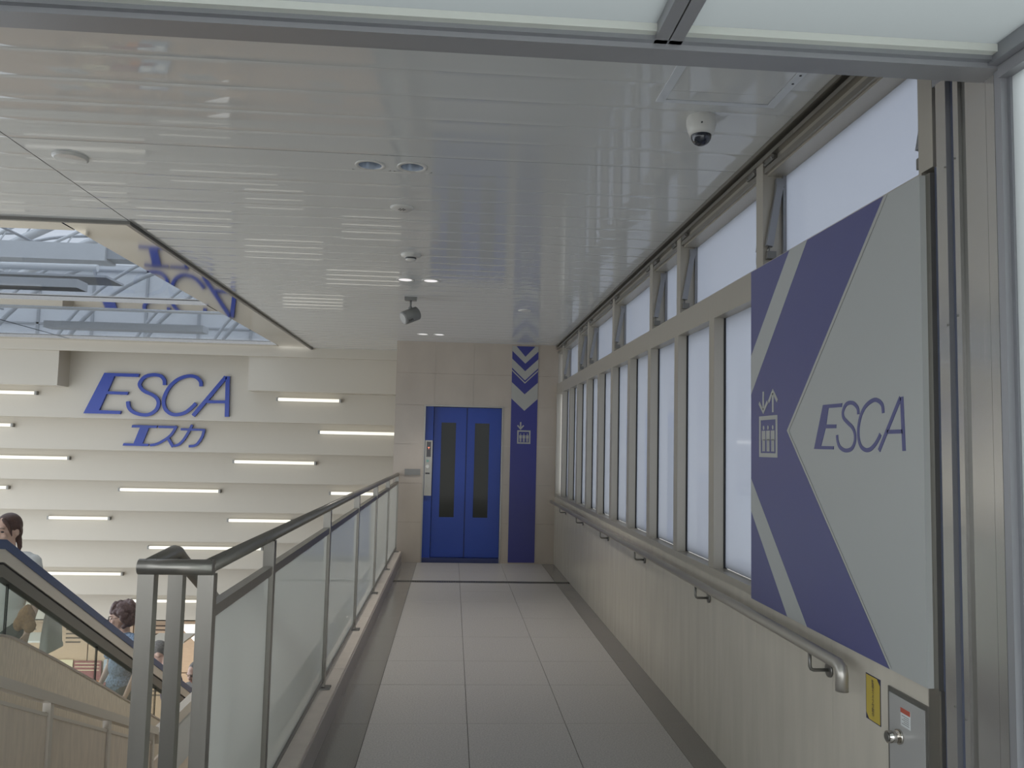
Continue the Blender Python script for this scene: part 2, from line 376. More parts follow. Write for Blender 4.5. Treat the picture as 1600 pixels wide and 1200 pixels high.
for y in UP+[2.36]:
    yy0, yy1 = (y-.085, y) if y != 2.36 else (2.300, 2.375)
    BX(XR, XR+(.10 if y != 2.36 else .09), yy0, yy1, 2.475, 2.98).obj('post', M['mullion'], w2)
    if y != 2.36: BX(XR+.09, XR+.125, yy0-.02, yy1+.02, 2.475, 2.98).obj('sash_edge', M['alu'], w2)
    if y < 10.9:
        for sd in ((-1, yy0-.018), (1, yy1+.018)):
            if y == 2.36 and sd[0] < 0: continue
            yc_ = sd[1]
            a = Vector((XR+.075, yc_, 2.86)); c = Vector((XR+.022, yc_, 2.56)); dv = (c-a).normalized(); nv = Vector((dv.z, 0, -dv.x))*.016
            q = [a+nv, a-nv, c-nv, c+nv]; t = Vector((0, .011, 0))
            b = MB(); b.add([p-t for p in q]+[p+t for p in q], [(0, 1, 2, 3), (7, 6, 5, 4), (0, 4, 5, 1), (1, 5, 6, 2), (2, 6, 7, 3), (3, 7, 4, 0)])
            b.obj('opener_arm', M['alu'], w2)
            MB().tube([c+dv*.0, c+dv*.03], .006, 8).box(c.x-.012, c.x+.03, yc_-.012, yc_+.012, 2.50, 2.535).obj('opener_bracket', M['steel_dk'], w2)
            MB().box(XR+.055, XR+.095, yc_-.01, yc_+.012, 2.845, 2.885).obj('opener_pivot', M['alu'], w2)
            h = MB(); y2 = yc_+sd[0]*.05
            h.box(XR+.0, XR+.03, y2-.055, y2+.055, 2.94, 2.965).tube([(XR-.005, y2-.06, 2.955), (XR+.05, y2+.05, 2.935)], .009, 8).tube([(XR+.0, y2+.05, 2.95), (XR+.06, y2-.04, 2.925)], .009, 8)
            h.obj('hinge_link', M['steel_dk'], w2)
e = [2.30]+UP+[YB]
ue = sorted(UP+[2.36, YB])
for a, b_ in zip(ue, ue[1:]):
    BX(XR+.105, XR+.111, a+.01, b_-.09 if b_ != YB else b_, 2.475, 2.92).obj('pane', M['pane'], w2)

# handrail on the right
hr = empty('wall_handrail', (1.35, 6, .86), 'stainless tube handrail on brackets along right stone wall', 'handrail')
MB().tube([(1.352, 2.75, .79), (1.352, 2.75, .845), (1.352, 2.756, .866), (1.352, 2.775, .875), (1.352, 3.2, .878), (1.352, 10.95, .868)], .0215, 20).obj('rail', mat('satin_handrail_steel', (176, 171, 162), .3, .6), hr)
for y in (3.0, 4.43, 5.92, 7.31, 8.74, 10.08):
    k = MB().tube([(1.352, y, .86), (1.352, y, .808), (1.356, y, .798), (1.366, y, .794), (1.425, y, .794)], .0065, 10)
    k.tube([(1.421, y, .794), (1.4295, y, .794)], .026, 20); k.obj('bracket', M['steel_dk'], hr)

# ------------------------------------------------------------------ big panel on the right wall
bp = empty('wall_sign_panel', (XR, 3.03, 1.7), 'big silver panel with blue arrow chevron, lift pictogram and ESCA', 'sign panel')
BX(XR-.022, XR-.002, 2.335, 3.742, .92, 2.458).obj('board', M['grey_panel'], bp)
fp = lambda u, v, d: (XR-.022+d, u, v)
D = -.0012
MB().prism([(3.742, 2.458), (2.539, 2.458), (3.33, 1.692), (2.544, .92), (3.742, .92)], fp, D, 0).obj('blue_chevron', M['blue_panel'], bp)
MB().prism([(3.296, 2.458), (3.123, 2.458), (3.742, 1.868), (3.742, 2.052)], fp, D*1.6, D).prism([(3.742, 1.475), (3.742, 1.325), (3.331, .92), (3.145, .92)], fp, D*1.6, D).obj('grey_stripe', M['grey_panel'], bp)
MB().prism([(2.539, 2.458), (2.515, 2.458), (3.308, 1.692), (3.33, 1.692)], fp, D*1.6, D).prism([(3.33, 1.692), (3.312, 1.692), (2.53, .925), (2.544, .925)], fp, D*1.6, D).obj('pale_edge', M['grey_line'], bp)
pictogram(fp, .003, [([(3.588, 1.874), (3.588, 1.79)], .016), ([(3.638, 1.825), (3.588, 1.783), (3.538, 1.825)], .017), ([(3.478, 1.776), (3.478, 1.86)], .016), ([(3.526, 1.823), (3.478, 1.868), (3.428, 1.823)], .017)], (3.429, 3.637, 1.577, 1.762, .018), (3.585, 3.533, 3.48)).obj('pictogram', M['grey_line'], bp)
RE = [(2.994, 1.784), (2.841, 1.783), (2.846, 1.769), (2.949, 1.77), (2.969, 1.709), (2.888, 1.707), (2.89, 1.693), (2.975, 1.694), (3.013, 1.628), (2.909, 1.627), (2.912, 1.615), (3.073, 1.616)]
RS = [(2.725, 1.738), (2.73, 1.761), (2.765, 1.78), (2.809, 1.778), (2.835, 1.755), (2.833, 1.731), (2.803, 1.712), (2.767, 1.693), (2.75, 1.669), (2.752, 1.642), (2.776, 1.618), (2.821, 1.612), (2.862, 1.624), (2.879, 1.646), (2.883, 1.668)]
RC = [(2.561, 1.736), (2.566, 1.762), (2.59, 1.778), (2.622, 1.782), (2.669, 1.767), (2.704, 1.738), (2.724, 1.696), (2.725, 1.657), (2.71, 1.628), (2.68, 1.615), (2.647, 1.617), (2.614, 1.634), (2.589, 1.656), (2.58, 1.667)]
def smooth_pts(P, n=4):
    out = []
    for i in range(len(P)-1):
        p0 = Vector(P[max(i-1, 0)]); p1 = Vector(P[i]); p2 = Vector(P[i+1]); p3 = Vector(P[min(i+2, len(P)-1)])
        for k in range(n):
            t = k/n; out.append(tuple(.5*((2*p1)+(p2-p0)*t+(2*p0-5*p1+4*p2-p3)*t*t+(-p0+3*p1-3*p2+p3)*t**3)))
    return out+[tuple(P[-1])]
MB().prism(RE, fp, D*1.6, 0).obj('letter', M['blue_panel'], bp)
MB().stroke(smooth_pts(RS), .0145, fp, D*1.6, 0).obj('letter', M['blue_panel'], bp)
MB().stroke(smooth_pts(RC), .0145, fp, D*1.6, 0).obj('letter', M['blue_panel'], bp)
MB().stroke([(2.59, 1.613), (2.457, 1.781)], .015, fp, D*1.6, 0).stroke([(2.45, 1.783), (2.441, 1.613)], .017, fp, D*1.6, 0).stroke([(2.538, 1.674), (2.447, 1.674)], .013, fp, D*1.6, 0).obj('letter', M['blue_panel'], bp)

# steel cover with key knob, sticker, yellow notice
cv = empty('utility_cover', (XR, 2.47, .7), 'square stainless wall cover with key cylinder and warning sticker', 'cover plate')
BX(XR-.006, XR, 2.366, 2.585, .40, .858).obj('frame', M['steel_dk'], cv)
BX(XR-.009, XR-.006, 2.378, 2.573, .42, .843).obj('plate', mat('satin_cover_steel', (176, 175, 172), .35, .3), cv)
kn = MB().tube([(XR-.009, 2.512, .722), (XR-.016, 2.512, .722)], .023, 24).tube([(XR-.016, 2.512, .722), (XR-.05, 2.512, .722)], .0185, 24).obj('knob', M['steel_mirror'], cv)
MB().tube([(XR-.050, 2.512, .722), (XR-.0535, 2.512, .722)], .014, 20).obj('keyway', M['steel_dk'], kn)
st = BX(XR-.0098, XR-.009, 2.452, 2.505, .760, .815).obj('sticker', M['paper'], cv)
BX(XR-.0103, XR-.0098, 2.452, 2.505, .80, .815).obj('sticker_heading', M['red'], st)
b = MB()
for i in range(5): b.box(XR-.0103, XR-.0098, 2.458, 2.498-(i % 2)*.01, .791-i*.006, .793-i*.006)
b.obj('sticker_text', M['grey_pl'], st)
# ------------------------------------------------------------------ stainless pillar and jog wall
pl = empty('pillar_cladding', (1.43, 2.17, 0), 'tall stainless clad jamb beside silver panel', kind='structure')
def vstrip(y1, y0, x, m, name='strip'): BX(XR+x, XR+.09, y0, y1, -.1, 2.72).obj(name, m, pl)
BX(XR, XR+.055, 2.306, 2.366, -.1, .92).obj('edge_strip', M['steel'], pl)
BX(XR-.003, XR+.09, 2.312, 2.335, -.1, 2.46).obj('edge_strip', M['steel'], pl)
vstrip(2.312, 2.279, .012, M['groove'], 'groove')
vstrip(2.279, 2.2306, -.002, M['pillar'])
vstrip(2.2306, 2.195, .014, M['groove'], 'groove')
vstrip(2.195, 2.172, -.002, M['pillar'])
vstrip(2.172, 2.1356, .008, M['steel_dk'], 'recess_strip')
vstrip(2.1356, 2.0480, -.004, M['pillar'], 'facing')
vstrip(2.0470, 2.013, -.004, M['pillar'], 'facing')
vstrip(2.013, 2.0, .008, M['alu'])
vstrip(2.0, 1.974, -.012, M['alu_dk'], 'frame_post')
b = MB()
for y, zs in ((2.236, (2.45, 1.98, .9)), (2.19, (2.46, 2.0, .88))):
    for z in zs: b.tube([(XR, y, z), (XR-.004, y, z)], .0035, 8)
b.obj('screw', M['steel_dk'], pl)
BX(XR+.09, XR+.14, 1.9, 2.42, -.1, 2.98).obj('backing', M['alu_dk'], pl)
BX(XR, XR+.09, 2.0, 2.298, 2.72, 2.98).obj('backing', M['alu_dk'], pl)
w3 = struct('window_3', BX(XR, XR+.05, -1.6, 1.974, -.1, .06).box(XR, XR+.05, .55, .60, .06, 2.60), M['alu_dk'], 'frosted glass side screen at the entrance')
BX(XR+.006, XR+.014, 1.962, 1.974, .06, 2.60).obj('glazing_bead', M['alu'], w3)
BX(XR+.012, XR+.02, -1.6, .55, .06, 2.62).obj('pane', M['side_pane'], w3); BX(XR+.012, XR+.02, .60, 1.974, .06, 2.62).obj('pane', M['side_pane'], w3)

# entrance canopy of frosted glass
k_ = .8
cn = struct('canopy', BX(-6, XR+.02, 2.47*k_, 2.575*k_, 2.626, 2.70), M['alu_dk'], 'frosted glass entrance canopy in grey aluminium frames')
BX(-6, XR-.01, 2.447*k_, 2.47*k_, 2.640, 2.668).obj('glazing_bead', M['alu'], cn)
BX(-6, XR-.04, 2.42*k_, 2.447*k_, 2.652, 2.672).obj('glazing_strip', mat('pale_glazing_strip', (198, 200, 192), .5), cn)
for x in (-3.6, -1.55, .522):
    BX(x-.036, x-.002, -1.6, 2.47*k_, 2.640, 2.70).obj('bar', M['alu_dk'], cn); BX(x+.002, x+.036, -1.6, 2.47*k_, 2.640, 2.70).obj('bar', M['alu_dk'], cn)
    BX(x-.002, x+.002, -1.6, 2.47*k_, 2.66, 2.70).obj('joint', M['gasket'], cn)
BX(XR-.045, XR-.02, -1.6, 2.47*k_, 2.632, 2.69).obj('bar', M['alu'], cn); BX(XR-.018, XR+.03, -1.6, 2.47*k_, 2.60, 2.66).obj('bar', M['alu_dk'], cn)
for a, b_ in ((-6, -3.636), (-3.564, -1.586), (-1.514, .486), (.558, XR-.04)):
    for y0, y1 in ((-1.6, -.0), (.02, 1.96)): BX(a, b_, y0, y1, 2.674, 2.682).obj('pane', M['canopy_pane'], cn)
struct('light_leak_stop', BX(-9.05, -9, 2.06, 5.40, ZC-.001, ZC+.16).box(-2.187, -.8, 12.42, 12.44, ZC+.03, ZC+.16).box(-.8, XR+.1, 11.1, 11.3, ZC+.03, ZC+.16).box(XR, XR+.14, 2.3, YB, ZC-.001, ZC+.16).box(-9, -2.187, 5.392, 5.40, ZC+.021, ZC+.16).box(-2.187, -2.18, 5.4, 12.5, ZC+.03, ZC+.16), M['ceil_back'])  # unseen closing pieces added round the ceiling void to stop light leaks
struct('trim_2', BX(-6, XR, 2.062, 2.70, 3.0, ZC+.12).box(-6, XR, 2.062, 2.12, 2.70, 3.0), M['alu_dk'])

# ------------------------------------------------------------------ ceiling of linear panels
ce = struct('ceiling', BX(-2.187, 1.70, 2.06, 12.55, ZC+.12, ZC+.16).box(-9, -2.187, 2.06, 5.40, ZC+.12, ZC+.16), M['ceil_back'], 'glossy pale ceiling of narrow metal panels')
def strip_mesh(x0, x1, w):
    b = MB(); n = 6; prof = []
    prof.append((.0003, .0009))
    for i in range(n+1):
        t = i/n; prof.append((.0008+(w-.0016)*t, .0010-.0010*4*t*(1-t)))
    prof.append((w-.0003, .0009)); v = []
    for x in (x0, x1): v += [(x, y, z) for y, z in prof]
    k = len(prof); b.add(v, [(i, i+1, k+i+1, k+i) for i in range(1, k-2)], True)
    b.add([v[0], v[1], v[k+1], v[k]], [(0, 1, 2, 3)]); b.add([v[k-2], v[k-1], v[2*k-1], v[2*k-2]], [(0, 1, 2, 3)])
    return b.mesh('ceiling_panel', M['ceiling'])
P0 = .2345
def strip_holed(x0, x1, w, holes, cy_, r):
    b = MB(); xs = x0
    for hx in holes:
        b.add([(xs, 0, 0), (hx-.1, 0, 0), (hx-.1, w, 0), (xs, w, 0)], [(0, 1, 2, 3)]); n = 32; v = []
        for k in range(n):
            a = 2*math.pi*k/n; c, d = math.cos(a), math.sin(a)
            kx = .1/abs(c) if abs(c) > 1e-6 else 9; ky = ((w-cy_) if d > 0 else cy_)/abs(d) if abs(d) > 1e-6 else 9
            t = min(kx, ky); v.append((hx+c*t, cy_+d*t, 0)); v.append((hx+c*r, cy_+d*r, 0))
        b.add(v, [(2*k, 2*((k+1) % n), 2*((k+1) % n)+1, 2*k+1) for k in range(n)])
        b.add([(hx-.1, 0, 0), (hx+.1, 0, 0), (hx+.1, w, 0), (hx-.1, w, 0)], [])
        xs = hx+.1
    b.add([(xs, 0, 0), (x1, 0, 0), (x1, w, 0), (xs, w, 0)], [(0, 1, 2, 3)])
    return b.mesh('ceiling_panel', M['ceiling'])
cm = strip_mesh(-2.157, XR-.015, P0); cmL = strip_mesh(-9, -2.163, P0); cmS = strip_mesh(-2.157, -.80, P0)
y = 2.5355-P0*2
k = 0
while y < 12.45:
    hole = y < 4.095 < y+P0
    o = link('ceiling_panel', (strip_holed(-2.157, XR-.015, P0, (-.46, -.246), 4.095-y, .058) if hole else cm) if y < 11.1 else cmS, ce); o.location = (0, y, ZC)
    if y < 5.25:
        o = link('ceiling_panel', cmL, ce); o.location = (0, y, ZC)
    y += P0
BX(-2.164, -2.156, 2.07, 5.40, ZC+.0025, ZC+.02).obj('seam', M['gasket'], ce); BX(-9, -2.164, 5.349, 5.40, ZC, ZC+.02).obj('edge_panel', M['ceiling'], ce)
# dark frame round the skylight, polished soffit strips
sk = empty('trim_3', (-3, 8, ZC), 'polished steel border of the ceiling skylight', kind='structure')
BX(-9, -2.155, 5.40, 5.425, ZC-.022, ZC+.03).box(-2.187, -2.16, 5.425, 12.5, ZC-.022, ZC+.03).obj('edge_trim', M['steel_dk'], sk)
BX(-9, -2.19, 5.43, 5.446, ZC-.01, ZC+.03).box(-2.206, -2.192, 5.446, 12.45, ZC-.01, ZC+.03).obj('shadow_gap', M['gasket'], sk)
MB().add([(-2.20, 5.45, ZC+.004), (-2.655, 5.45, ZC+.012), (-2.655, 12.4, ZC+.012), (-2.20, 12.4, ZC+.004), (-2.20, 5.45, ZC+.06), (-2.655, 5.45, ZC+.06), (-2.655, 12.4, ZC+.06), (-2.20, 12.4, ZC+.06)], [(0, 1, 2, 3), (7, 6, 5, 4), (0, 4, 5, 1), (1, 5, 6, 2), (2, 6, 7, 3), (3, 7, 4, 0)]).obj('soffit_strip', M['steel_mirror'], sk)
BX(-9, -2.66, 5.45, 5.74, ZC+.008, ZC+.06).obj('soffit_strip', M['steel_mirror'], sk)
BX(-9, -2.66, 8.78, 9.18, ZC+.008, ZC+.07).obj('soffit_strip', M['steel_mirror'], sk)
BX(-9, -2.66, 12.22, 12.42, ZC+.008, ZC+.06).obj('soffit_strip', M['steel_mirror'], sk)

# ------------------------------------------------------------------ stepped wall with tube lights
wf = empty('wall_far', (-4.5, 12.5, 0), 'stepped cream wall of overlapping fascias above the escalator', kind='structure')
ZE = [2.355, 1.888, 1.397, .905, .396, -.14, -.643, -1.172, -1.70]
DY = .36
BX(-9, -.8, 12.44, 12.5, 2.875, ZC+.05).obj('cornice', M['fascia'], wf); BX(-9, -.8, 12.44, 13.4, ZC+.05, ZC+.09).obj('cornice', M['fascia'], wf)  # second box is an unseen lid added to keep sky light out
BX(-9, -5.90, 12.5, 12.5+DY, ZE[0], ZC).obj('fascia', M['fascia'], wf)
BX(-3.115, -.8, 12.5, 12.5+DY, ZE[0], ZC).obj('fascia', M['fascia'], wf)
BX(-9, -.8, 12.5+DY, 12.5+2*DY, ZE[1], ZC).obj('fascia', M['fascia'], wf)
for k in range(2, 9):
    BX(-9, -.8, 12.5+DY*k, 12.5+DY*(k+1), ZE[k], ZE[k-1]+.06).obj('fascia', M['fascia'], wf)
TU = [(1, -8.2, -6.366, 'top left, left of the blue letters'), (1, -2.72, -1.782, 'topmost, right of the big blue letters'), (2, -8.4, -6.867, 'second row, cut by the left edge'), (2, -2.117, -.86, 'long one meeting the stone wall corner'),
      (3, -8.2, -6.149, 'third row, below left of the blue katakana'), (3, -3.526, -2.248, 'third row, below right of the katakana'), (4, -8.6, -7.244, 'fourth row, only its tip in view'), (4, -5.443, -3.857, 'centred below the katakana'), (4, -2.011, -.95, 'lowest at right, crossed by the railing top'),
      (5, -6.715, -5.755, 'short, above the hair of woman in white'), (5, -3.762, -2.728, 'beside the bend of the glass railing'), (6, -5.182, -3.284, 'long, just above the railing end posts'), (7, -7.9, -5.768, 'just above escalator handrail, behind woman in white'), (8, -5.699, -4.364, 'lowest, seen between the railing end posts')]
for k, a, b_, lab in TU:
    yk = 12.5+DY*k; z = ZE[k-1]-.105 if k > 1 else ZE[0]-.110
    if k == 8: z = -1.334
    elif k == 7: z = -.803
    elif k == 6: z = -.285
    elif k == 5: z = .234
    elif k == 4: z = .745
    elif k == 3: z = 1.25
    elif k == 2: z = 1.755
    else: z = 2.248
    t = empty('tube_light', ((a+b_)/2, yk, z), 'white tube light on stepped wall, '+lab, 'tube light', 'tube lights on the stepped wall')
    MB().tube([(a, yk-.045, z), (b_, yk-.045, z)], .026, 14).obj('tube', M['tube'], t)
    BX(a-.03, b_+.03, yk-.018, yk, z-.022, z+.022).box(a-.03, a, yk-.07, yk, z-.028, z+.028).box(b_, b_+.03, yk-.07, yk, z-.028, z+.028).obj('fitting', M['tube_cap'], t)
# blue letters on the wall
LE = [(-5.362, 2.585), (-4.841, 2.586), (-4.852, 2.534), (-5.21, 2.536), (-5.294, 2.304), (-4.988, 2.302), (-5.003, 2.256), (-5.311, 2.26), (-5.405, 2.011), (-5.08, 2.006), (-5.091, 1.958), (-5.635, 1.956)]
LS = [(-4.455, 2.422), (-4.465, 2.501), (-4.526, 2.563), (-4.642, 2.574), (-4.756, 2.539), (-4.824, 2.451), (-4.816, 2.382), (-4.743, 2.315), (-4.625, 2.265), (-4.549, 2.201), (-4.531, 2.122), (-4.565, 2.032), (-4.657, 1.965), (-4.771, 1.956), (-4.898, 1.994), (-4.969, 2.062), (-4.989, 2.156)]
LC = [(-3.905, 2.417), (-3.919, 2.497), (-3.994, 2.56), (-4.111, 2.571), (-4.253, 2.517), (-4.364, 2.415), (-4.434, 2.284), (-4.456, 2.164), (-4.421, 2.05), (-4.331, 1.979), (-4.224, 1.972), (-4.111, 2.014), (-4.018, 2.096), (-3.969, 2.153)]
lg = empty('letter_sign', (-4.5, 12.86, 2.27), 'big raised blue ESCA lettering on stepped cream wall', 'lettering')
fl_ = fXZ(12.5+DY)
MB().prism(LE, fl_, -.05, -.005).obj('letter', M['blue_letter'], lg)
MB().stroke(smooth_pts(LS, 6), .052, fl_, -.05, -.005).obj('letter', M['blue_letter'], lg)
MB().stroke(smooth_pts(LC, 6), .052, fl_, -.05, -.005).obj('letter', M['blue_letter'], lg)
MB().stroke([(-4.002, 1.96), (-3.535, 2.575)], .058, fl_, -.05, -.005).stroke([(-3.508, 2.585), (-3.492, 1.956)], .062, fl_, -.05, -.006).stroke([(-3.82, 2.182), (-3.50, 2.186)], .046, fl_, -.049, -.005).obj('letter', M['blue_letter'], lg)
kt = empty('katakana_sign', (-4.55, 13.22, 1.64), 'small raised blue katakana lettering below the big blue letters', 'lettering')
fk = fXZ(12.5+2*DY)
MB().prism([(-5.043, 1.803), (-4.655, 1.802), (-4.671, 1.761), (-4.785, 1.762), (-4.87, 1.514), (-4.771, 1.51), (-4.785, 1.473), (-5.172, 1.473), (-5.16, 1.513), (-5.007, 1.513), (-4.923, 1.763), (-5.051, 1.762)], fk, -.04, -.005).obj('letter', M['blue_letter'], kt)
MB().stroke([(-4.643, 1.783), (-4.36, 1.783)], .04, fk, -.04, -.005).stroke(smooth_pts([(-4.362, 1.80), (-4.444, 1.655), (-4.577, 1.551), (-4.67, 1.505), (-4.755, 1.49)]), .04, fk, -.041, -.005).stroke([(-4.485, 1.605), (-4.40, 1.472)], .045, fk, -.039, -.005).obj('letter', M['blue_letter'], kt)
MB().stroke([(-4.295, 1.752), (-3.93, 1.75)], .036, fk, -.04, -.005).stroke(smooth_pts([(-3.934, 1.765), (-3.957, 1.65), (-4.022, 1.535), (-4.079, 1.495), (-4.158, 1.487)]), .04, fk, -.041, -.005).stroke(smooth_pts([(-4.122, 1.825), (-4.179, 1.702), (-4.242, 1.59), (-4.308, 1.516), (-4.38, 1.488)]), .04, fk, -.039, -.005).obj('letter', M['blue_letter'], kt)

# ------------------------------------------------------------------ ceiling fittings
def downlight(x, y, lit, label, grp):
    t = empty('downlight', (x, y, ZC), label, 'downlight', grp); r = .078
    MB().lathe([(r, .004), (r, -.003), (r-.004, -.005), (r-.018, -.004), (r-.02, .0)], (x, y, ZC), 32).obj('ring', M['white_pl'], t)
    if lit:
        MB().lathe([(0, -.002), (r-.019, -.002)], (x, y, ZC), 32).obj('lamp', M['lamp_on'], t)
    else:
        MB().lathe([(r-.02, -.001), (r-.026, .03), (r-.034, .09)], (x, y, ZC), 32).obj('reflector', mat('brushed_reflector', (176, 184, 194), .25, .5), t)
        MB().lathe([(r-.034, .088), (0, .088)], (x, y, ZC), 32).obj('lamp', M['grey_pl'], t)
# holes for the open downlights are covered by the panels: cut them by a boolean-free dark plug
downlight(-.46, 4.095, False, 'unlit downlight with silver reflector, left one of the nearest pair', 'unlit downlights')
downlight(-.246, 4.095, False, 'unlit downlight with silver reflector, right one of the nearest pair', 'unlit downlights')
downlight(-.448, 6.98, True, 'lit white downlight above the hanging spotlight, left of its pair', 'lit downlights')
downlight(-.228, 6.985, True, 'lit white downlight, right of the pair before the hanging spotlight', 'lit downlights')
downlight(-.418, 10.44, True, 'lit downlight close to end wall, left of its pair', 'lit downlights')
downlight(-.208, 10.43, True, 'lit downlight close to end wall, right of its pair', 'lit downlights')
t = empty('ceiling_speaker', (-.343, 4.82, ZC), 'small round white ceiling device with holes, between downlight pairs', 'speaker')
MB().lathe([(.07, .002), (.07, -.004), (.06, -.012), (0, -.013)], (-.343, 4.82, ZC), 32).obj('cover', M['white_pl'], t)
b = MB()
for i in range(7):
    a = i*math.pi*2/6; r = .018 if i < 6 else 0; b.tube([(-.343+r*math.cos(a), 4.82+r*math.sin(a), ZC-.012), (-.343+r*math.cos(a), 4.82+r*math.sin(a), ZC-.0145)], .005, 8)
b.obj('hole', M['dark_pl'], t)
t = empty('smoke_detector', (-.351, 6.04, ZC), 'white smoke detector with dark slot on ceiling', 'smoke detector')
MB().lathe([(.075, .002), (.073, -.012), (.05, -.02), (.042, -.022), (.04, -.04), (.03, -.046), (0, -.047)], (-.351, 6.04, ZC), 32).obj('body', M['white_pl'], t)
b = MB().lathe([(.0418, -.024), (.0412, -.036)], (-.351, 6.04, ZC), 32); b.obj('slot', M['dark_pl'], t)
t = empty('round_ceiling_cover', (-1.981, 4.18, ZC), 'round white ceiling cover near skylight corner', 'ceiling cover')
MB().lathe([(.085, .002), (.085, -.008), (.075, -.014)], (-1.981, 4.18, ZC), 32).obj('ring', M['white_pl'], t); MB().lathe([(.075, -.014), (.04, -.017), (0, -.018)], (-1.981, 4.18, ZC), 32).obj('lid', M['ceiling'], t)
t = empty('ceiling_reflection_disc', (.716, 8.36, ZC), 'faint ceiling reflection built as a disc above the blue sign strip', 'reflection')
MB().lathe([(.07, .002), (.07, -.004), (.05, -.008), (0, -.009)], (.716, 8.36, ZC), 28).obj('disc', M['white_pl'], t)  # white disc stands in for a reflection in the glossy ceiling
# CCTV dome
t = empty('security_camera', (1.022, 3.30, ZC), 'white dome security camera with smoked bubble on ceiling', 'camera')
cx, cy = 1.022, 3.30
MB().lathe([(.06, .002), (.0625, -.012), (.062, -.035), (.056, -.06), (.049, -.078), (.044, -.08)], (cx, cy, ZC), 36).obj('housing', M['white_pl'], t)
MB().lathe([(.044, -.078)]+[(.044*math.cos(a*math.pi/16), -.08-.044*math.sin(a*math.pi/16)) for a in range(9)], (cx, cy, ZC), 32).obj('bubble', M['dome'], t)
MB().tube([(cx-.015, cy-.058, ZC-.045), (cx-.015, cy-.0625, ZC-.045)], .0035, 8).obj('screw', M['dark_pl'], t)
# access hatch
t = empty('access_hatch', (1.03, 2.99, ZC), 'square ceiling access hatch with aluminium frame beside camera', 'hatch')
x0, x1, y0, y1 = .788, 1.282, 2.70, 3.155
MB().box(x0, x0+.035, y0, y1, ZC-.007, ZC).box(x1-.035, x1, y0, y1, ZC-.007, ZC).box(x0+.035, x1-.035, y1-.025, y1, ZC-.007, ZC).box(x0+.035, x1-.035, y0, y0+.025, ZC-.007, ZC).obj('frame', M['white_steel'], t)
BX(x0+.037, x1-.037, y0+.025, 3.049, ZC-.004, ZC).obj('lid', M['ceiling'], t); BX(x0+.037, x1-.037, 3.051, y1-.027, ZC-.004, ZC).obj('lid', M['ceiling'], t)
for yl in (2.93, 2.86): MB().tube([(x1-.016, yl, ZC-.007), (x1-.016, yl, ZC-.009)], .005, 8).obj('latch', M['dark_pl'], t)
# hanging spotlight
t = empty('spotlight', (-.44, 7.84, ZC), 'grey cylindrical spotlight hanging from ceiling on short arm', 'spotlight')
BX(-.50, -.385, 7.80, 7.88, ZC-.03, ZC).obj('base', M['grey_pl'], t)
MB().tube([(-.443, 7.84, ZC-.03), (-.443, 7.84, ZC-.10)], .01, 10).ell((-.443, 7.84, ZC-.108), (.022, .022, .022)).obj('arm', M['grey_pl'], t)
ax = Vector((-.16, -.10, -.085)).normalized(); c0 = Vector((-.443, 7.84, 2.842))
bd = MB().tube([c0-ax*.085, c0-ax*.08, c0+ax*.075, c0+ax*.085], [.052, .066, .066, .055], 24).obj('body', M['grey_pl'], t)
MB().tube([c0+ax*.0855, c0+ax*.088], .05, 20).obj('lens', M['steel_dk'], bd)
b = MB()
pr_ = ax.cross(Vector((0, 0, 1))).normalized(); dn = ax.cross(pr_).normalized()
if dn.z > 0: dn = -dn
fr = (Vector((0, -1, 0))-ax*Vector((0, -1, 0)).dot(ax)).normalized()
for i in range(4):
    p = c0+ax*(.02+i*.014)+(fr*.8+dn*.6).normalized()*.0655; s_ = ax.cross(fr)*.018
    b.tube([p-s_, p+s_], .003, 6)
b.obj('vent_slot', M['dark_pl'], bd)

# ------------------------------------------------------------------ glass railing
rg = empty('glass_railing', (-.73, 6.9, .15), 'steel railing with milky glass panes along left side of corridor', 'railing')
XG = -.735; ZT = 1.212; RP = [3.43, 4.98, 6.50, 8.05, 9.55, 11.12]
MB().tube([(XG, 2.57, ZT), (XG, 6.5, ZT-.008), (XG, 11.19, ZT-.03)], .0235, 18).obj('top_rail', M['steel'], rg)
MB().tube([(XG+.022, 2.56, ZT), (-.935, 2.56, ZT)], .0235, 18).ell((XG+.0, 2.56, ZT), (.0235, .0235, .0235)).obj('end_rail', M['steel'], rg)
MB().tube([(-.912, 2.56, ZT), (-.912, 2.80, ZT+.012), (-.912, 2.83, ZT+.006), (-.912, 2.86, ZT-.012), (-.912, 3.9, -.535+ZT), (-.912, 6.0, ZT-1.58), (-.912, 7.5, ZT-1.58)], .0235, 18).ell((-.912, 2.56, ZT), (.0235, .0235, .0235)).obj('stair_rail', M['steel'], rg)
for x, y in ((XG, 2.575), (-.912, 2.575), (-.912, 2.845)):
    BX(x-.024, x+.024, y-.02, y+.02, .0, ZT-.022).obj('end_post', M['steel'], rg)
for y in RP:
    BX(XG-.022, XG+.022, y-.02, y+.02, .16, ZT-.02).obj('post', M['steel'], rg)
    BX(XG-.03, XG+.055, y-.035, y+.035, .148, .158).obj('base_plate', M['steel_dk'], rg)
e = [2.575]+RP
for a, b_ in zip(e, e[1:]):
    BX(XG-.018, XG+.018, a+.02, b_-.02, 1.055, 1.09).obj('mid_rail', M['steel'], rg)
    BX(XG-.014, XG+.014, a+.02, b_-.02, .185, .205).obj('bottom_rail', M['steel_dk'], rg)
    BX(XG-.005, XG+.005, a+.026, b_-.026, .20, 1.06).obj('glass_pane', M['rail_glass'], rg)
for y in (4.2, 5.7, 7.2):
    pass

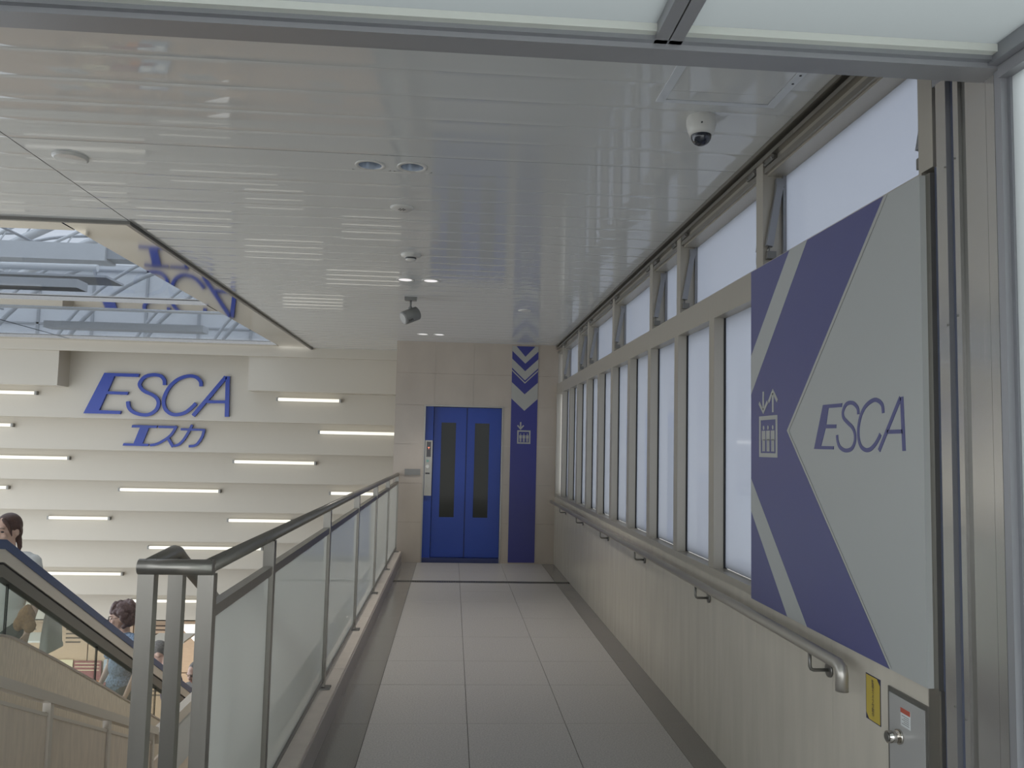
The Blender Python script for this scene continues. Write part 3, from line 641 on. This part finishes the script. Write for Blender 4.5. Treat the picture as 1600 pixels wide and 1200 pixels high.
# ------------------------------------------------------------------ stairs, parapet
sb = MB(); yy, zz = 2.9, 0.
sc_ = empty('stairs', (-1.45, 2.9, 0), 'stone stairs going down beside the glass railing', kind='structure')
for i in range(9):
    zz -= .15; BX(-1.98, -.93, 2.9+i*.338, 2.9+(i+1)*.338, zz-.3, zz).obj('step', M['curb'], sc_)
BX(-1.98, -.93, 5.94, 7.6, zz-.3, zz).obj('landing', M['curb'], sc_)
for i in range(22):
    zz -= .155; BX(-1.98, -.93, 7.6+i*.30, 7.6+(i+1)*.30, zz-.3, zz).obj('step', M['curb'], sc_)
pp = empty('stair_parapet', (-2.0, 4.6, 0), 'stone laminate stair parapet panels under sloping steel rail', 'parapet')
XP = -2.0; sl = -.444
zr = lambda y: .512+sl*(y-3.889)
def slope_box(x0, x1, y0, y1, zf, dz0, dz1):
    v = [(x, y, zf(y)+d) for x in (x0, x1) for y in (y0, y1) for d in (dz0, dz1)]
    return MB().add(v, [(0, 1, 3, 2), (4, 6, 7, 5), (0, 4, 5, 1), (2, 3, 7, 6), (0, 2, 6, 4), (1, 5, 7, 3)])
slope_box(XP-.03, XP+.03, 3.0, 5.93, zr, -.05, 0).obj('rail', M['rail_steel'], pp)
slope_box(XP-.034, XP+.034, 5.93, 7.4, lambda y: -.455, -.05, .03).obj('rail', M['rail_steel'], pp)
pys = [2.88, 3.62, 4.36, 5.11, 5.87]
for y in pys: slope_box(XP-.02, XP+.02, y-.012, y+.022, zr, -1.15, -.05).obj('post', M['rail_steel'], pp)
for a, b_ in zip(pys, pys[1:]):
    slope_box(XP-.008, XP+.008, a+.032, b_-.022, zr, -1.15, -.105).obj('panel', M['para'], pp)
    slope_box(XP-.012, XP+.012, a+.03, b_-.02, zr, -.118, -.10).obj('panel_trim', M['rail_steel'], pp)
BX(XP-.008, XP+.008, 5.9, 7.4, -1.7, -.62).obj('landing_panel', M['para'], pp)
BX(XP+.010, XP+.016, 6.35, 7.0, -.86, -.52).obj('white_board', M['paper'], pp, label='white board hung on the landing rail')
struct('wall_stair', BX(-2.06, -1.98, 2.9, 7.6, MZ, -1.3).box(-2.06, -1.98, 2.9, 5.0, -1.3, -.95), M['clad'])

# ------------------------------------------------------------------ escalator
es = empty('escalator', (-3.1, 5, 0), 'escalator with blue-black handrail, glass sides and stone cladding', 'escalator')
hz = lambda y: .995-.52*(y-4.953)
XE = -2.6; XF = -3.66; YE = 14.2
def profile(x, w, top, bot, name, m, y0=4.72):
    pts = [(y0-1.2, None), (y0-.25, None)]
    v = []; zt = lambda y: hz(max(y, 4.78)) if y >= 4.95 else min(hz(4.78), hz(4.95)+(4.95-y)*.3)
    ys_ = [3.6, 4.4, 4.6, 4.75, 4.88, 4.953, 6, 8, 10, 12, YE]
    def z_(y): return hz(y) if y > 4.94 else hz(4.953)+.02*(1-math.exp(-(4.953-y)*6))*1.5
    for y in ys_:
        z = z_(y); v += [(x-w, y, z+bot), (x+w, y, z+bot), (x+w, y, z+top), (x-w, y, z+top)]
    f_ = []
    for i in range(len(ys_)-1):
        for k in range(4): f_.append((i*4+k, i*4+(k+1) % 4, i*4+4+(k+1) % 4, i*4+4+k))
    f_ += [(0, 1, 2, 3), tuple(len(v)-4+k for k in (3, 2, 1, 0))]
    return MB().add(v, f_).obj(name, m, es)
for x in (XE, XF):
    profile(x, .04, 0, -.055, 'handrail', M['belt'])
    profile(x, .034, -.055, -.13, 'handrail_track', M['rail_steel'])
    profile(x, .026, -.132, -.145, 'track_groove', M['gasket'])
    profile(x, .03, -.145, -.215, 'glass_channel', M['steel_dk'])
gy = [3.7, 5.07, 6.37, 7.67, 8.97, 10.27, 11.57, 12.87, YE]
for x in (XE, XF):
    for a, b_ in zip(gy, gy[1:]):
        za = lambda y: hz(y) if y > 4.953 else hz(4.953)
        n = 4; v = []; f_ = []
        for xx in (x-.005, x+.005):
            for i in range(n+1):
                y = a+.004+(b_-a-.008)*i/n; v += [(xx, y, za(y)-.21), (xx, y, za(y)-.80)]
        N = 2*(n+1)
        for i in range(n): f_ += [(2*i, 2*i+1, 2*i+3, 2*i+2), (N+2*i, N+2*i+2, N+2*i+3, N+2*i+1), (2*i, 2*i+2, N+2*i+2, N+2*i), (2*i+1, N+2*i+1, N+2*i+3, 2*i+3)]
        f_ += [(0, N, N+1, 1), (2*n, 2*n+1, N+2*n+1, N+2*n)]
        MB().add(v, f_).obj('glass_panel', M['glass'], es)
        if a > 4: BX(x-.007, x+.007, a-.004, a+.004, za(a)-.80, za(a)-.21).obj('glass_joint', M['gasket'], es)
CT = [(3.2, .495), (4.6, .492), (4.75, .485), (4.85, .468), (4.95, .435), (5.06, .387), (5.224, .306), (5.5, .170), (5.8, .018), (6.3, -.235), (YE, -.235-(YE-6.3)*.52)]
for x, w in ((-2.5, .05), (-3.71, -.05)):
    MB().prism(CT+[(YE, MZ), (3.2, MZ)], fYZ(x), -abs(w), 0).obj('side_cladding', M['clad'], es)
    v = []
    b = MB()
    for (y0, z0), (y1, z1) in zip(CT, CT[1:]):
        b.add([(x-.1, y0, z0), (x+.006, y0, z0), (x+.006, y1, z1), (x-.1, y1, z1), (x-.1, y0, z0+.014), (x+.006, y0, z0+.014), (x+.006, y1, z1+.014), (x-.1, y1, z1+.014)], [(3, 2, 1, 0), (4, 5, 6, 7), (0, 1, 5, 4), (2, 3, 7, 6), (1, 2, 6, 5), (0, 4, 7, 3)])
    b.obj('deck_cap', M['curb'], es)
for i in range(24):
    y = 4.95+i*.40; zt_ = -.05-i*.208
    if zt_ < MZ: break
    MB().box(XF+.05, XE-.05, y, y+.40, zt_-.21, zt_).obj('step', M['steel_dk'], es)
BX(XF+.05, XE-.05, 3.2, 4.95, -.1, 0).obj('comb_plate', M['steel'], es)

# ------------------------------------------------------------------ lower mall level
struct('floor_lower', BX(-9, 1, 2.9, 20, MZ-.1, MZ), M['mall'])
wl = struct('wall_lower', BX(-9, -.8, 15.62, 15.8, MZ, -1.68).box(-9, -.8, 15.38, 15.8, -1.72, -1.68), M['wood'])
lk_me = MB().prism([(-.385, -.46), (.385, -.46), (.385, .46), (-.385, .46)], lambda u, v, d: (u, d, v), 0, .022).mesh('cabinet_door', M['wood'])
sb_ = MB()
for i in range(5): sb_.box(.0, .26, -.004, .004, .06+i*.075, .085+i*.075)
slot_me = sb_.mesh('louver', M['slot'])
knob_me = MB().tube([(-.27, .0, .13), (-.27, -.02, .13)], .022, 12).mesh('knob', M['dark_pl'])
labs = ['at far left behind woman in white', 'second from left, behind escalator glass', 'behind curly-haired woman', 'between the railing end posts', 'right of the grey-haired man']
for i in range(5):
    xc = -7.72+.79*i+.02
    t = empty('louvered_cabinet', (xc, 15.60, -2.68), 'pale wooden louvered cabinet below stepped wall, '+labs[i], 'cabinet', 'wooden cabinets of the lower level')
    for r in range(2):
        z = -2.2-r*.94
        d_ = link('door', lk_me, t); d_.location = (0, -.02, z+2.68); d_.matrix_parent_inverse = Matrix(); d_.parent = t
        s2 = link('louver', slot_me, d_); s2.location = (0, -.002, 0); s2.matrix_parent_inverse = Matrix(); s2.parent = d_
        s3 = link('knob', knob_me, d_); s3.location = (0, 0, 0); s3.matrix_parent_inverse = Matrix(); s3.parent = d_
# sloping white panel of the way down, with emission of its own
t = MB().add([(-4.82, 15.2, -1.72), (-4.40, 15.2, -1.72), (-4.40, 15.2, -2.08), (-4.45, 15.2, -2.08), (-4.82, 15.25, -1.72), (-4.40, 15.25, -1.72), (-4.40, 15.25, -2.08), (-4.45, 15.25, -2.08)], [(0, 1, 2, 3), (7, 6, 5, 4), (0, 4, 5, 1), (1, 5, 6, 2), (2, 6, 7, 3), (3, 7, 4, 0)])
t.obj('emissive_panel', emat('emissive_white', (255, 250, 240), .75), None, 'bright white triangular panel seen between railing posts', 'light panel')
def poster(name, x0, x1, z0, z1, m, label, cat, marks=(), y=15.53):
    t = empty(name, ((x0+x1)/2, y, z0), label, cat); BX(x0, x1, y, y+.02, z0, z1).obj('board', m, t)
    for a, b_, c, d_, mm in marks: BX(a, b_, y-.004, y, c, d_).obj('print', mm, t)
M['cream'] = mat('cream_card', (190, 180, 150), .5); M['maroon'] = mat('maroon_card', (120, 66, 64), .5); M['orange'] = mat('orange_card', (184, 120, 70), .5); M['blueg'] = mat('blue_grey_card', (150, 160, 170), .5)
poster('shop_sign', -7.25, -6.74, -2.72, -2.43, M['cream'], 'cream shop sign low behind escalator glass', 'sign', [(-7.05, -6.86, -2.54, -2.50, M['dark_pl']), (-6.98, -6.86, -2.60, -2.58, M['grey_pl'])])
poster('maroon_banner', -6.72, -6.24, -2.78, -2.45, M['maroon'], 'maroon striped banner right of cream shop sign', 'banner', [(-6.70, -6.27, -2.5-i*.06, -2.485-i*.06, M['cream']) for i in range(3)])
poster('orange_banner', -6.42, -6.22, -3.05, -2.80, M['orange'], 'orange card below the maroon banner', 'banner')
poster('poster_board', -6.20, -5.66, -3.2, -2.42, M['blueg'], 'grey poster board with two sheets behind escalator glass', 'poster', [(-6.16, -5.97, -2.78, -2.5, M['paper']), (-5.90, -5.72, -2.9, -2.6, M['paper']), (-6.18, -5.95, -3.0, -2.82, M['maroon'])])

# ------------------------------------------------------------------ yellow notice with vertical lettering
nt_ = empty('notice_sticker', (XR, 2.69, .78), 'tall yellow notice sticker with dark vertical characters below silver panel', 'notice')
def npoly(y0, y1, z0, z1, c): return [(y1, z1), (y0+c, z1), (y0, z1-c), (y0, z0), (y1-c, z0), (y1, z0+c)]
MB().prism(npoly(2.640, 2.735, .708, .858, .0), fYZ(XR), -.0012, 0).obj('border', M['navy'], nt_)
MB().prism(npoly(2.6435, 2.7315, .711, .855, .018), fYZ(XR), -.0018, -.0012).obj('face', M['yellow'], nt_)
def glyphs(txt, size):
    cu = bpy.data.curves.new('lettering', 'FONT'); cu.body = txt; cu.size = size; cu.align_x = 'CENTER'; cu.resolution_u = 2; cu.space_line = .92
    o = bpy.data.objects.new('lettering', cu); COL.objects.link(o); bpy.context.view_layer.update()
    me = bpy.data.meshes.new_from_object(o.evaluated_get(bpy.context.evaluated_depsgraph_get())); bpy.data.objects.remove(o)
    return me
TX = '\u76e3\u8996\u30ab\u30e1\u30e9\u4f5c\u52d5\u4e2d'
gm = glyphs('\n'.join(TX), .0165)
gm.transform(Matrix(((0, 0, 1, XR-.0022), (-1, 0, 0, 2.6875), (0, 1, 0, .832), (0, 0, 0, 1))))
if not gm.materials: gm.materials.append(M['navy'])
link('lettering', gm, nt_)

# ------------------------------------------------------------------ skylight structure above the opening
M['sky_glass'] = clear_glass('tinted_skylight_glass', (184, 186, 189), .10)
sg_ = empty('window_4', (-5.5, 9, ZC), 'tinted glazing of the ceiling skylight', kind='structure')
for y0, y1 in ((5.74, 8.78), (9.18, 12.22)):
    for x in (-9, -5.83): BX(x, x+3.165, y0, y1, ZC+.05, ZC+.062).obj('pane', M['sky_glass'], sg_)
def beam(x0, x1, y0, y1, z0, z1, m, name, label): BX(x0, x1, y0, y1, z0, z1).obj(name, m, None, label, 'beam', kind='structure')
beam(-14, -5.2, 12.2, 12.6, 4.20, 4.45, M['white_steel'], 'roof_beam', 'deep white roof beam above the skylight')
beam(-5.2, -4.9, 12.25, 12.6, 4.24, 4.44, M['grey_steel'], 'roof_louver', 'grey louvred box at the end of the white roof beam')
MB().tube([(-14, 11.3, 3.83), (-4.9, 11.3, 3.90)], .05, 12).obj('roof_pipe', M['white_steel'], None, 'white pipe above the skylight', None, kind='structure')
BX(-14, -4.7, 11.1, 11.7, 3.735, 3.765).obj('roof_duct', M['grey_steel'], None, 'dark underside of a duct above the skylight', None, kind='structure')
beam(-14, -4.75, 10.4, 10.7, 3.46, 3.57, M['grey_steel'], 'roof_beam', 'grey roof beam above the skylight')
beam(-14, -3.0, 13.0, 13.2, 3.60, 3.66, M['white_steel'], 'roof_beam', 'slim white roof beam')
beam(-6.6, -4.1, 13.4, 13.7, 3.34, 3.45, M['grey_steel'], 'roof_beam', 'grey roof beam above the stepped wall')
fc = struct('facade', BX(-30, 6, 24, 24.4, -2, 6.6), mat('white_facade_cladding', (214, 218, 222), .5), 'white panelled facade beyond the skylight')
b = MB()
for i in range(24): b.box(-30+i*1.5, -29.93+i*1.5, 23.95, 24, 2, 6.6)
for i in range(6): b.box(-30, 6, 23.95, 24, 2.4+i*.8, 2.45+i*.8)
b.obj('joint', M['grey_steel'], fc, kind='stuff')
for i in range(9):
    x0 = -20+i*2.1; r = 5.2
    for dr in (0, .45):
        MB().tube([(x0+(r+dr)*(1-math.cos(a*math.pi/32)), 23.4-dr, 1.8+(r+dr)*.95*math.sin(a*math.pi/32)) for a in range(17)], .045 if dr else .06, 6).obj('arch', M['grey_steel'], fc)
tr_ = empty('roof_truss', (-8, 13, 3), 'white curved roof trusses above the skylight', kind='structure')
for i in range(7):
    y = 9.5+i*1.6
    for dr in (0, .38):
        pts = [(-13+8.5*t_, y+.9*t_, 3.2+dr+4.2*math.sin(t_*math.pi/2)) for t_ in [j/14 for j in range(15)]]
        MB().tube(pts, .10 if dr == 0 else .04, 8).obj('rib', M['white_steel'], tr_)
    b = MB()
    for j in range(0, 14):
        t0, t1 = j/14, (j+.5)/14
        b.tube([(-13+8.5*t0, y+.9*t0, 3.2+4.2*math.sin(t0*math.pi/2)), (-13+8.5*t1, y+.9*t1, 3.58+4.2*math.sin(t1*math.pi/2))], .018, 6)
    b.obj('lacing', M['white_steel'], tr_)
for j in range(6):
    z = 3.5+.55*j; MB().tube([(-12.6+j*.9, 9, z), (-12.6+j*.9, 20, z)], .03, 6).obj('purlin', M['grey_steel'], tr_)

# ------------------------------------------------------------------ lamps of the place
def area(name, loc, sx, sy, power, color=(1, .95, .88), rot=(0, 0, 0)):
    l = bpy.data.lights.new(name, 'AREA'); l.shape = 'RECTANGLE'; l.size = sx; l.size_y = sy; l.energy = power; l.color = color
    o = bpy.data.objects.new(name, l); o.location = loc; o.rotation_euler = rot; COL.objects.link(o); return o
for x, y in ((-.448, 6.98), (-.228, 6.985), (-.418, 10.44), (-.208, 10.43)):
    l = bpy.data.lights.new('downlight_lamp', 'SPOT'); l.energy = 70 if y < 8 else 42; l.spot_size = 1.9 if y < 8 else 1.25; l.spot_blend = .8; l.shadow_soft_size = .05; l.color = (1, .96, .92)
    o = bpy.data.objects.new('downlight_lamp', l); o.location = (x, y, ZC-.02); COL.objects.link(o)

# ------------------------------------------------------------------ people on the escalator
def cap(b, p, q, r0, r1=None, n=10):
    r1 = r0 if r1 is None else r1; p, q = Vector(p), Vector(q)
    b.tube([p, q], [r0, r1], n); b.ell(p, (r0,)*3, n, 7); b.ell(q, (r1,)*3, n, 7)
def fuse(b, name, m, parent, vox, sm=4, tf=None):
    me = bpy.data.meshes.new(name)
    me.from_pydata(b.v, [], b.f); o = bpy.data.objects.new(name, me); COL.objects.link(o)
    r = o.modifiers.new('r', 'REMESH'); r.mode = 'VOXEL'; r.voxel_size = vox; r.use_smooth_shade = True
    k = o.modifiers.new('s', 'SMOOTH'); k.iterations = sm; k.factor = .5
    bpy.context.view_layer.update()
    out = bpy.data.meshes.new_from_object(o.evaluated_get(bpy.context.evaluated_depsgraph_get()))
    bpy.data.objects.remove(o); bpy.data.meshes.remove(me); out.name = name
    out.polygons.foreach_set('use_smooth', [True]*len(out.polygons)); out.materials.clear(); out.materials.append(m)
    if tf is not None: out.transform(tf)
    c = bpy.data.objects.new(name, out); COL.objects.link(c); c.parent = parent
    return c
M['hair_brown'] = mat('brown_hair', (88, 64, 56), .45, var=.3, vscale=40, stretch=(6, 6, 1))
M['hair_curl'] = mat('dark_reddish_hair', (104, 84, 80), .5, var=.4, vscale=60)
M['hair_grey'] = mat('grey_hair', (120, 116, 110), .6, var=.25, vscale=50)
M['shirt_w'] = mat('white_cotton', (232, 232, 228), .8, var=.03, vscale=14)
M['shirt_p'] = mat('blue_white_print', (128, 146, 168), .8, var=.6, vscale=55)
M['shirt_n'] = mat('navy_cotton', (38, 46, 96), .8)
M['shirt_g'] = mat('grey_cotton', (110, 108, 104), .8)
M['trouser'] = mat('grey_green_cloth', (92, 98, 92), .8); M['shoe'] = mat('dark_shoe', (44, 42, 42), .5)
M['lip'] = mat('lips', (160, 92, 88), .5); M['eye'] = mat('eye_dark', (40, 32, 30), .3)
def person(loc, body_yaw, head_yaw, nod, lean, label, shirt, hair, hair_m, sleeve=1.0, glasses=False, H=1.55):
    root = empty('person', loc, label, 'person', None)
    T = Matrix.Rotation(body_yaw, 4, 'Z') @ Matrix.Rotation(lean, 4, 'X')
    k = H/1.55; T = T @ Matrix.Scale(k, 4)
    hc = Vector((0, -.01, 1.43)); Hm = Matrix.Translation(hc+Vector((0, .02, -.09))) @ Matrix.Rotation(head_yaw, 4, 'Z') @ Matrix.Rotation(nod, 4, 'X') @ Matrix.Translation(Vector((0, -.02, .09)))
    hp = lambda x, y, z: Hm @ Vector((x, y, z))
    b = MB(); R3 = Hm.to_3x3()
    b.ell(hp(0, .012, .022), (.072, .092, .094), 18, 12, R3); b.ell(hp(0, -.022, -.045), (.056, .062, .068), 16, 10, R3)
    b.ell(hp(0, -.052, -.088), (.026, .024, .022), 10, 7, R3)
    cap(b, hp(0, -.080, .0), hp(0, -.098, -.030), .009, .0125); b.ell(hp(0, -.092, -.032), (.016, .010, .009), 10, 6, R3)
    b.ell(hp(0, -.080, -.060), (.021, .010, .008), 10, 6, R3); b.ell(hp(0, -.078, .030), (.05, .014, .012), 12, 6, R3)
    for sx in (-1, 1):
        b.ell(hp(sx*.072, .012, -.008), (.011, .019, .031), 10, 7, R3); b.ell(hp(sx*.038, -.066, -.028), (.02, .018, .02), 10, 6, R3)
    cap(b, (0, .015, 1.36), (0, .022, 1.25), .047, .052)
    b.ell((0, .02, 1.14), (.150, .088, .15), 18, 12); b.ell((0, .015, .98), (.128, .088, .16), 18, 12); b.ell((0, .02, .84), (.152, .104, .12), 18, 12)
    cap(b, (-.12, .02, 1.235), (.12, .02, 1.235), .05)
    hands = []
    for sx in (-1, 1):
        sh = (sx*.165, .02, 1.225); elb = (sx*.205, .035, .965); wr_ = (sx*.205, -.07, .765)
        cap(b, sh, elb, .044, .034); cap(b, elb, wr_, .034, .023)
        pw = Vector(wr_); dv = (pw-Vector(elb)).normalized(); pc = pw+dv*.045
        b.ell(pc, (.018, .034, .044), 10, 8); cap(b, pw, pc, .022, .02)
        for i, L in enumerate((.062, .072, .068, .052)):
            fy = -.026+.0175*i; a = pc+Vector((0, fy, -.030)); m_ = a+Vector((-sx*.004, -.004, -L*.5)); e_ = m_+Vector((-sx*.018, -.002, -L*.42))
            cap(b, a, m_, .0085, .008, 8); cap(b, m_, e_, .008, .0068, 8)
        a = pc+Vector((0, -.030, .018)); m_ = a+Vector((-sx*.014, -.022, -.022)); cap(b, a, m_, .0095, .009, 8); cap(b, m_, m_+Vector((-sx*.006, -.006, -.026)), .009, .0075, 8)
        cap(b, (sx*.082, .02, .80), (sx*.085, .012, .44), .078, .052); cap(b, (sx*.085, .012, .44), (sx*.085, .035, .085), .052, .034)
        cap(b, (sx*.085, .04, .045), (sx*.09, -.12, .03), .036, .026)
    fuse(b, 'body', M['skin'], root, .0085, 2, T)
    # clothes
    c = MB(); c.ell((0, .02, 1.14), (.165, .102, .158), 18, 12); c.ell((0, .015, .98), (.148, .105, .17), 18, 12); c.ell((0, .02, .83), (.168, .118, .11), 18, 12); cap(c, (-.125, .02, 1.232), (.125, .02, 1.232), .058)
    for sx in (-1, 1):
        e_ = Vector((sx*.165, .02, 1.225)).lerp(Vector((sx*.205, .035, .965)), .78*sleeve); c.tube([(sx*.15, .02, 1.235), (sx*.168, .02, 1.215), e_], [.055, .060, .066], 14)
    fuse(c, 'shirt', shirt, root, .012, 2, T)
    c = MB()
    for sx in (-1, 1): cap(c, (sx*.075, .02, .80), (sx*.085, .012, .44), .098, .076); c.tube([(sx*.085, .012, .44), (sx*.087, .035, .07)], [.076, .066], 14)
    c.ell((0, .02, .82), (.160, .112, .09), 16, 10); fuse(c, 'trousers', M['trouser'], root, .014, 2, T)
    c = MB()
    for sx in (-1, 1): cap(c, (sx*.085, .045, .045), (sx*.092, -.13, .035), .045, .036)
    fuse(c, 'shoes', M['shoe'], root, .012, 2, T)
    # hair and face details
    c = MB()
    if hair == 'tied':
        c.ell(hp(0, .024, .034), (.080, .093, .092), 18, 12, R3); c.ell(hp(0, .075, -.01), (.06, .05, .075), 14, 9, R3)
        for sx in (-1, 1):
            cap(c, hp(sx*.03, -.068, .085), hp(sx*.062, -.052, .035), .016, .013); cap(c, hp(sx*.062, -.052, .035), hp(sx*.068, -.034, -.03), .012, .006)
            cap(c, hp(sx*.070, .02, .03), hp(sx*.07, .04, -.0), .018, .016)
        cap(c, hp(.03, .09, -.06), hp(.055, .07, -.115), .020, .016); cap(c, hp(.055, .07, -.115), hp(.072, .04, -.16), .014, .006)
        hm = fuse(c, 'hair', hair_m, root, .007, 2, T)
    elif hair == 'curly':
        rnd = random.Random(5)
        c.ell(hp(0, .03, .045), (.088, .098, .085), 18, 12, R3)
        for i in range(260):
            a = rnd.uniform(0, 2*math.pi); z = rnd.uniform(-.085, .13); 
            if math.sin(a) < -.35 and z < .055: continue
            q = max(.2, 1-((z-.02)/.14)**2)**.5; c.ell(hp(.092*q*math.cos(a), .03+.105*q*math.sin(a), z), (.022,)*3, 8, 6)
        fuse(c, 'hair', hair_m, root, .008, 1, T)
    else:
        c.ell(hp(0, .025, .036), (.078, .09, .09), 18, 12, R3); c.ell(hp(0, .07, -.02), (.06, .045, .07), 14, 9, R3)
        fuse(c, 'hair', hair_m, root, .008, 1, T)
    for sx in (-1, 1):
        e_ = MB().ell(hp(sx*.030, -.0775, .002), (.0125, .006, .0055), 10, 6, R3).mesh('eye', M['eye']); e_.transform(T); link('eye', e_).parent = root
        e_ = MB(); e_.stroke([(-.016, 0), (0, .003), (.016, 0)], .004, lambda u, v, d: tuple(hp(sx*.031+u, -.087+d, .026+v)), -.003, .004); e_ = e_.mesh('eyebrow', hair_m); e_.transform(T); link('eyebrow', e_).parent = root
    e_ = MB().ell(hp(0, -.0855, -.060), (.017, .006, .0055), 12, 6, R3).mesh('lips', M['lip']); e_.transform(T); link('lips', e_).parent = root
    if glasses:
        e_ = MB()
        for sx in (-1, 1):
            e_.tube([tuple(hp(sx*.032+.023*math.cos(a*math.pi/8), -.098, .0+.018*math.sin(a*math.pi/8))) for a in range(17)], .0018, 6); e_.tube([tuple(hp(sx*.055, -.098, .004)), tuple(hp(sx*.076, .0, .01))], .0018, 6)
        e_ = e_.mesh('glasses', M['dark_pl']); e_.transform(T); link('glasses', e_).parent = root
    return root, T
wl_, TW = person((-3.065, 5.93, -.495), math.radians(2), math.radians(-12), math.radians(0), 0, 'person in loose white shirt with tied brown hair riding the escalator, nearest of the riders', M['shirt_w'], 'tied', M['hair_brown'])
person((-3.02, 7.95, -1.495), math.radians(-35), math.radians(-35), math.radians(8), 0, 'person with curly dark hair and glasses in blue patterned shirt, half behind railing end post', M['shirt_p'], 'curly', M['hair_curl'], glasses=True)
person((-2.87, 9.6, -2.28), math.radians(-85), 0, math.radians(22), math.radians(12), 'grey-haired person in navy shirt bending head, between the end posts', M['shirt_n'], 'short', M['hair_grey'], H=1.66)
person((-2.875, 10.1, -2.55), math.radians(-30), 0, math.radians(15), math.radians(4), 'grey-haired person lowest on the escalator, behind the sloping rails', M['shirt_g'], 'short', M['hair_grey'])
# bags of the first rider
M['tote'] = mat('white_canvas', (206, 204, 198), .8, var=.04, vscale=10); M['fur'] = mat('brown_fleece', (166, 128, 92), .9, var=.25, vscale=45); M['cord'] = mat('beige_cord', (176, 164, 146), .8)
bx, by, bz = -2.80, 6.06, .46
t = empty('tote_bag', (bx, by, bz-.36), 'white tote bag hanging behind the arm of person in white', 'bag')
c = MB(); c.add([(bx-.03, by-.10, bz-.38), (bx+.03, by-.10, bz-.38), (bx+.03, by+.16, bz-.38), (bx-.03, by+.16, bz-.38), (bx-.012, by-.06, bz), (bx+.012, by-.06, bz), (bx+.012, by+.12, bz), (bx-.012, by+.12, bz)], [(3, 2, 1, 0), (4, 5, 6, 7), (0, 1, 5, 4), (1, 2, 6, 5), (2, 3, 7, 6), (3, 0, 4, 7)])
fuse(c, 'bag_body', M['tote'], t, .012, 3, Matrix.Translation((-bx, -by, -(bz-.36))))
MB().tube([(bx, by-.03, bz-.02), (bx-.02, by-.0, bz+.02), (bx-.03, by+.02, bz+.05), (bx-.02, by+.06, bz+.02), (bx, by+.09, bz-.02)], .008, 8).obj('strap', M['tote'], t)
px, py, pz = -2.80, 5.72, .40
t = empty('drawstring_pouch', (px, py, pz-.11), 'brown fleecy pouch on beige cords in front of person in white', 'pouch')
c = MB(); c.ell((0, 0, .10), (.058, .045, .075), 14, 9); c.ell((.035, -.02, .05), (.04, .035, .05), 12, 8); c.ell((-.04, -.01, .06), (.035, .035, .05), 12, 8); c.ell((.01, -.01, .16), (.03, .03, .03), 10, 8)
fuse(c, 'pouch', M['fur'], t, .01, 2)
MB().tube([(px-.02, py, pz+.07), (px-.02, py+.04, pz+.16), (px-.01, py+.08, pz+.26)], .005, 8).tube([(px+.03, py, pz+.07), (px+.01, py+.04, pz+.16), (px-.01, py+.085, pz+.26)], .005, 8).obj('cord', M['cord'], t)

for i, (x, y) in enumerate(((-6.8, 14.2), (-4.6, 14.2), (-2.4, 14.2), (-6.8, 11.0), (-4.6, 11.0))):  # added fill lamps that brighten the lower level, not known fixtures
    z = -1.74 if y > 12 else None
    if z is None: continue
    t = empty('added_mall_light', (x, y, z), 'added square fill lamp under the stepped wall, '+('farthest left', 'middle one', 'nearest the stone shaft')[i]+' of three', 'fill lamp', 'added fill lamps of the lower mall')
    BX(x-.3, x+.3, y-.3, y+.3, z, z+.03).obj('housing', M['white_pl'], t)
    area('mall_fill_lamp', (x, y, z-.02), .5, .5, 26)
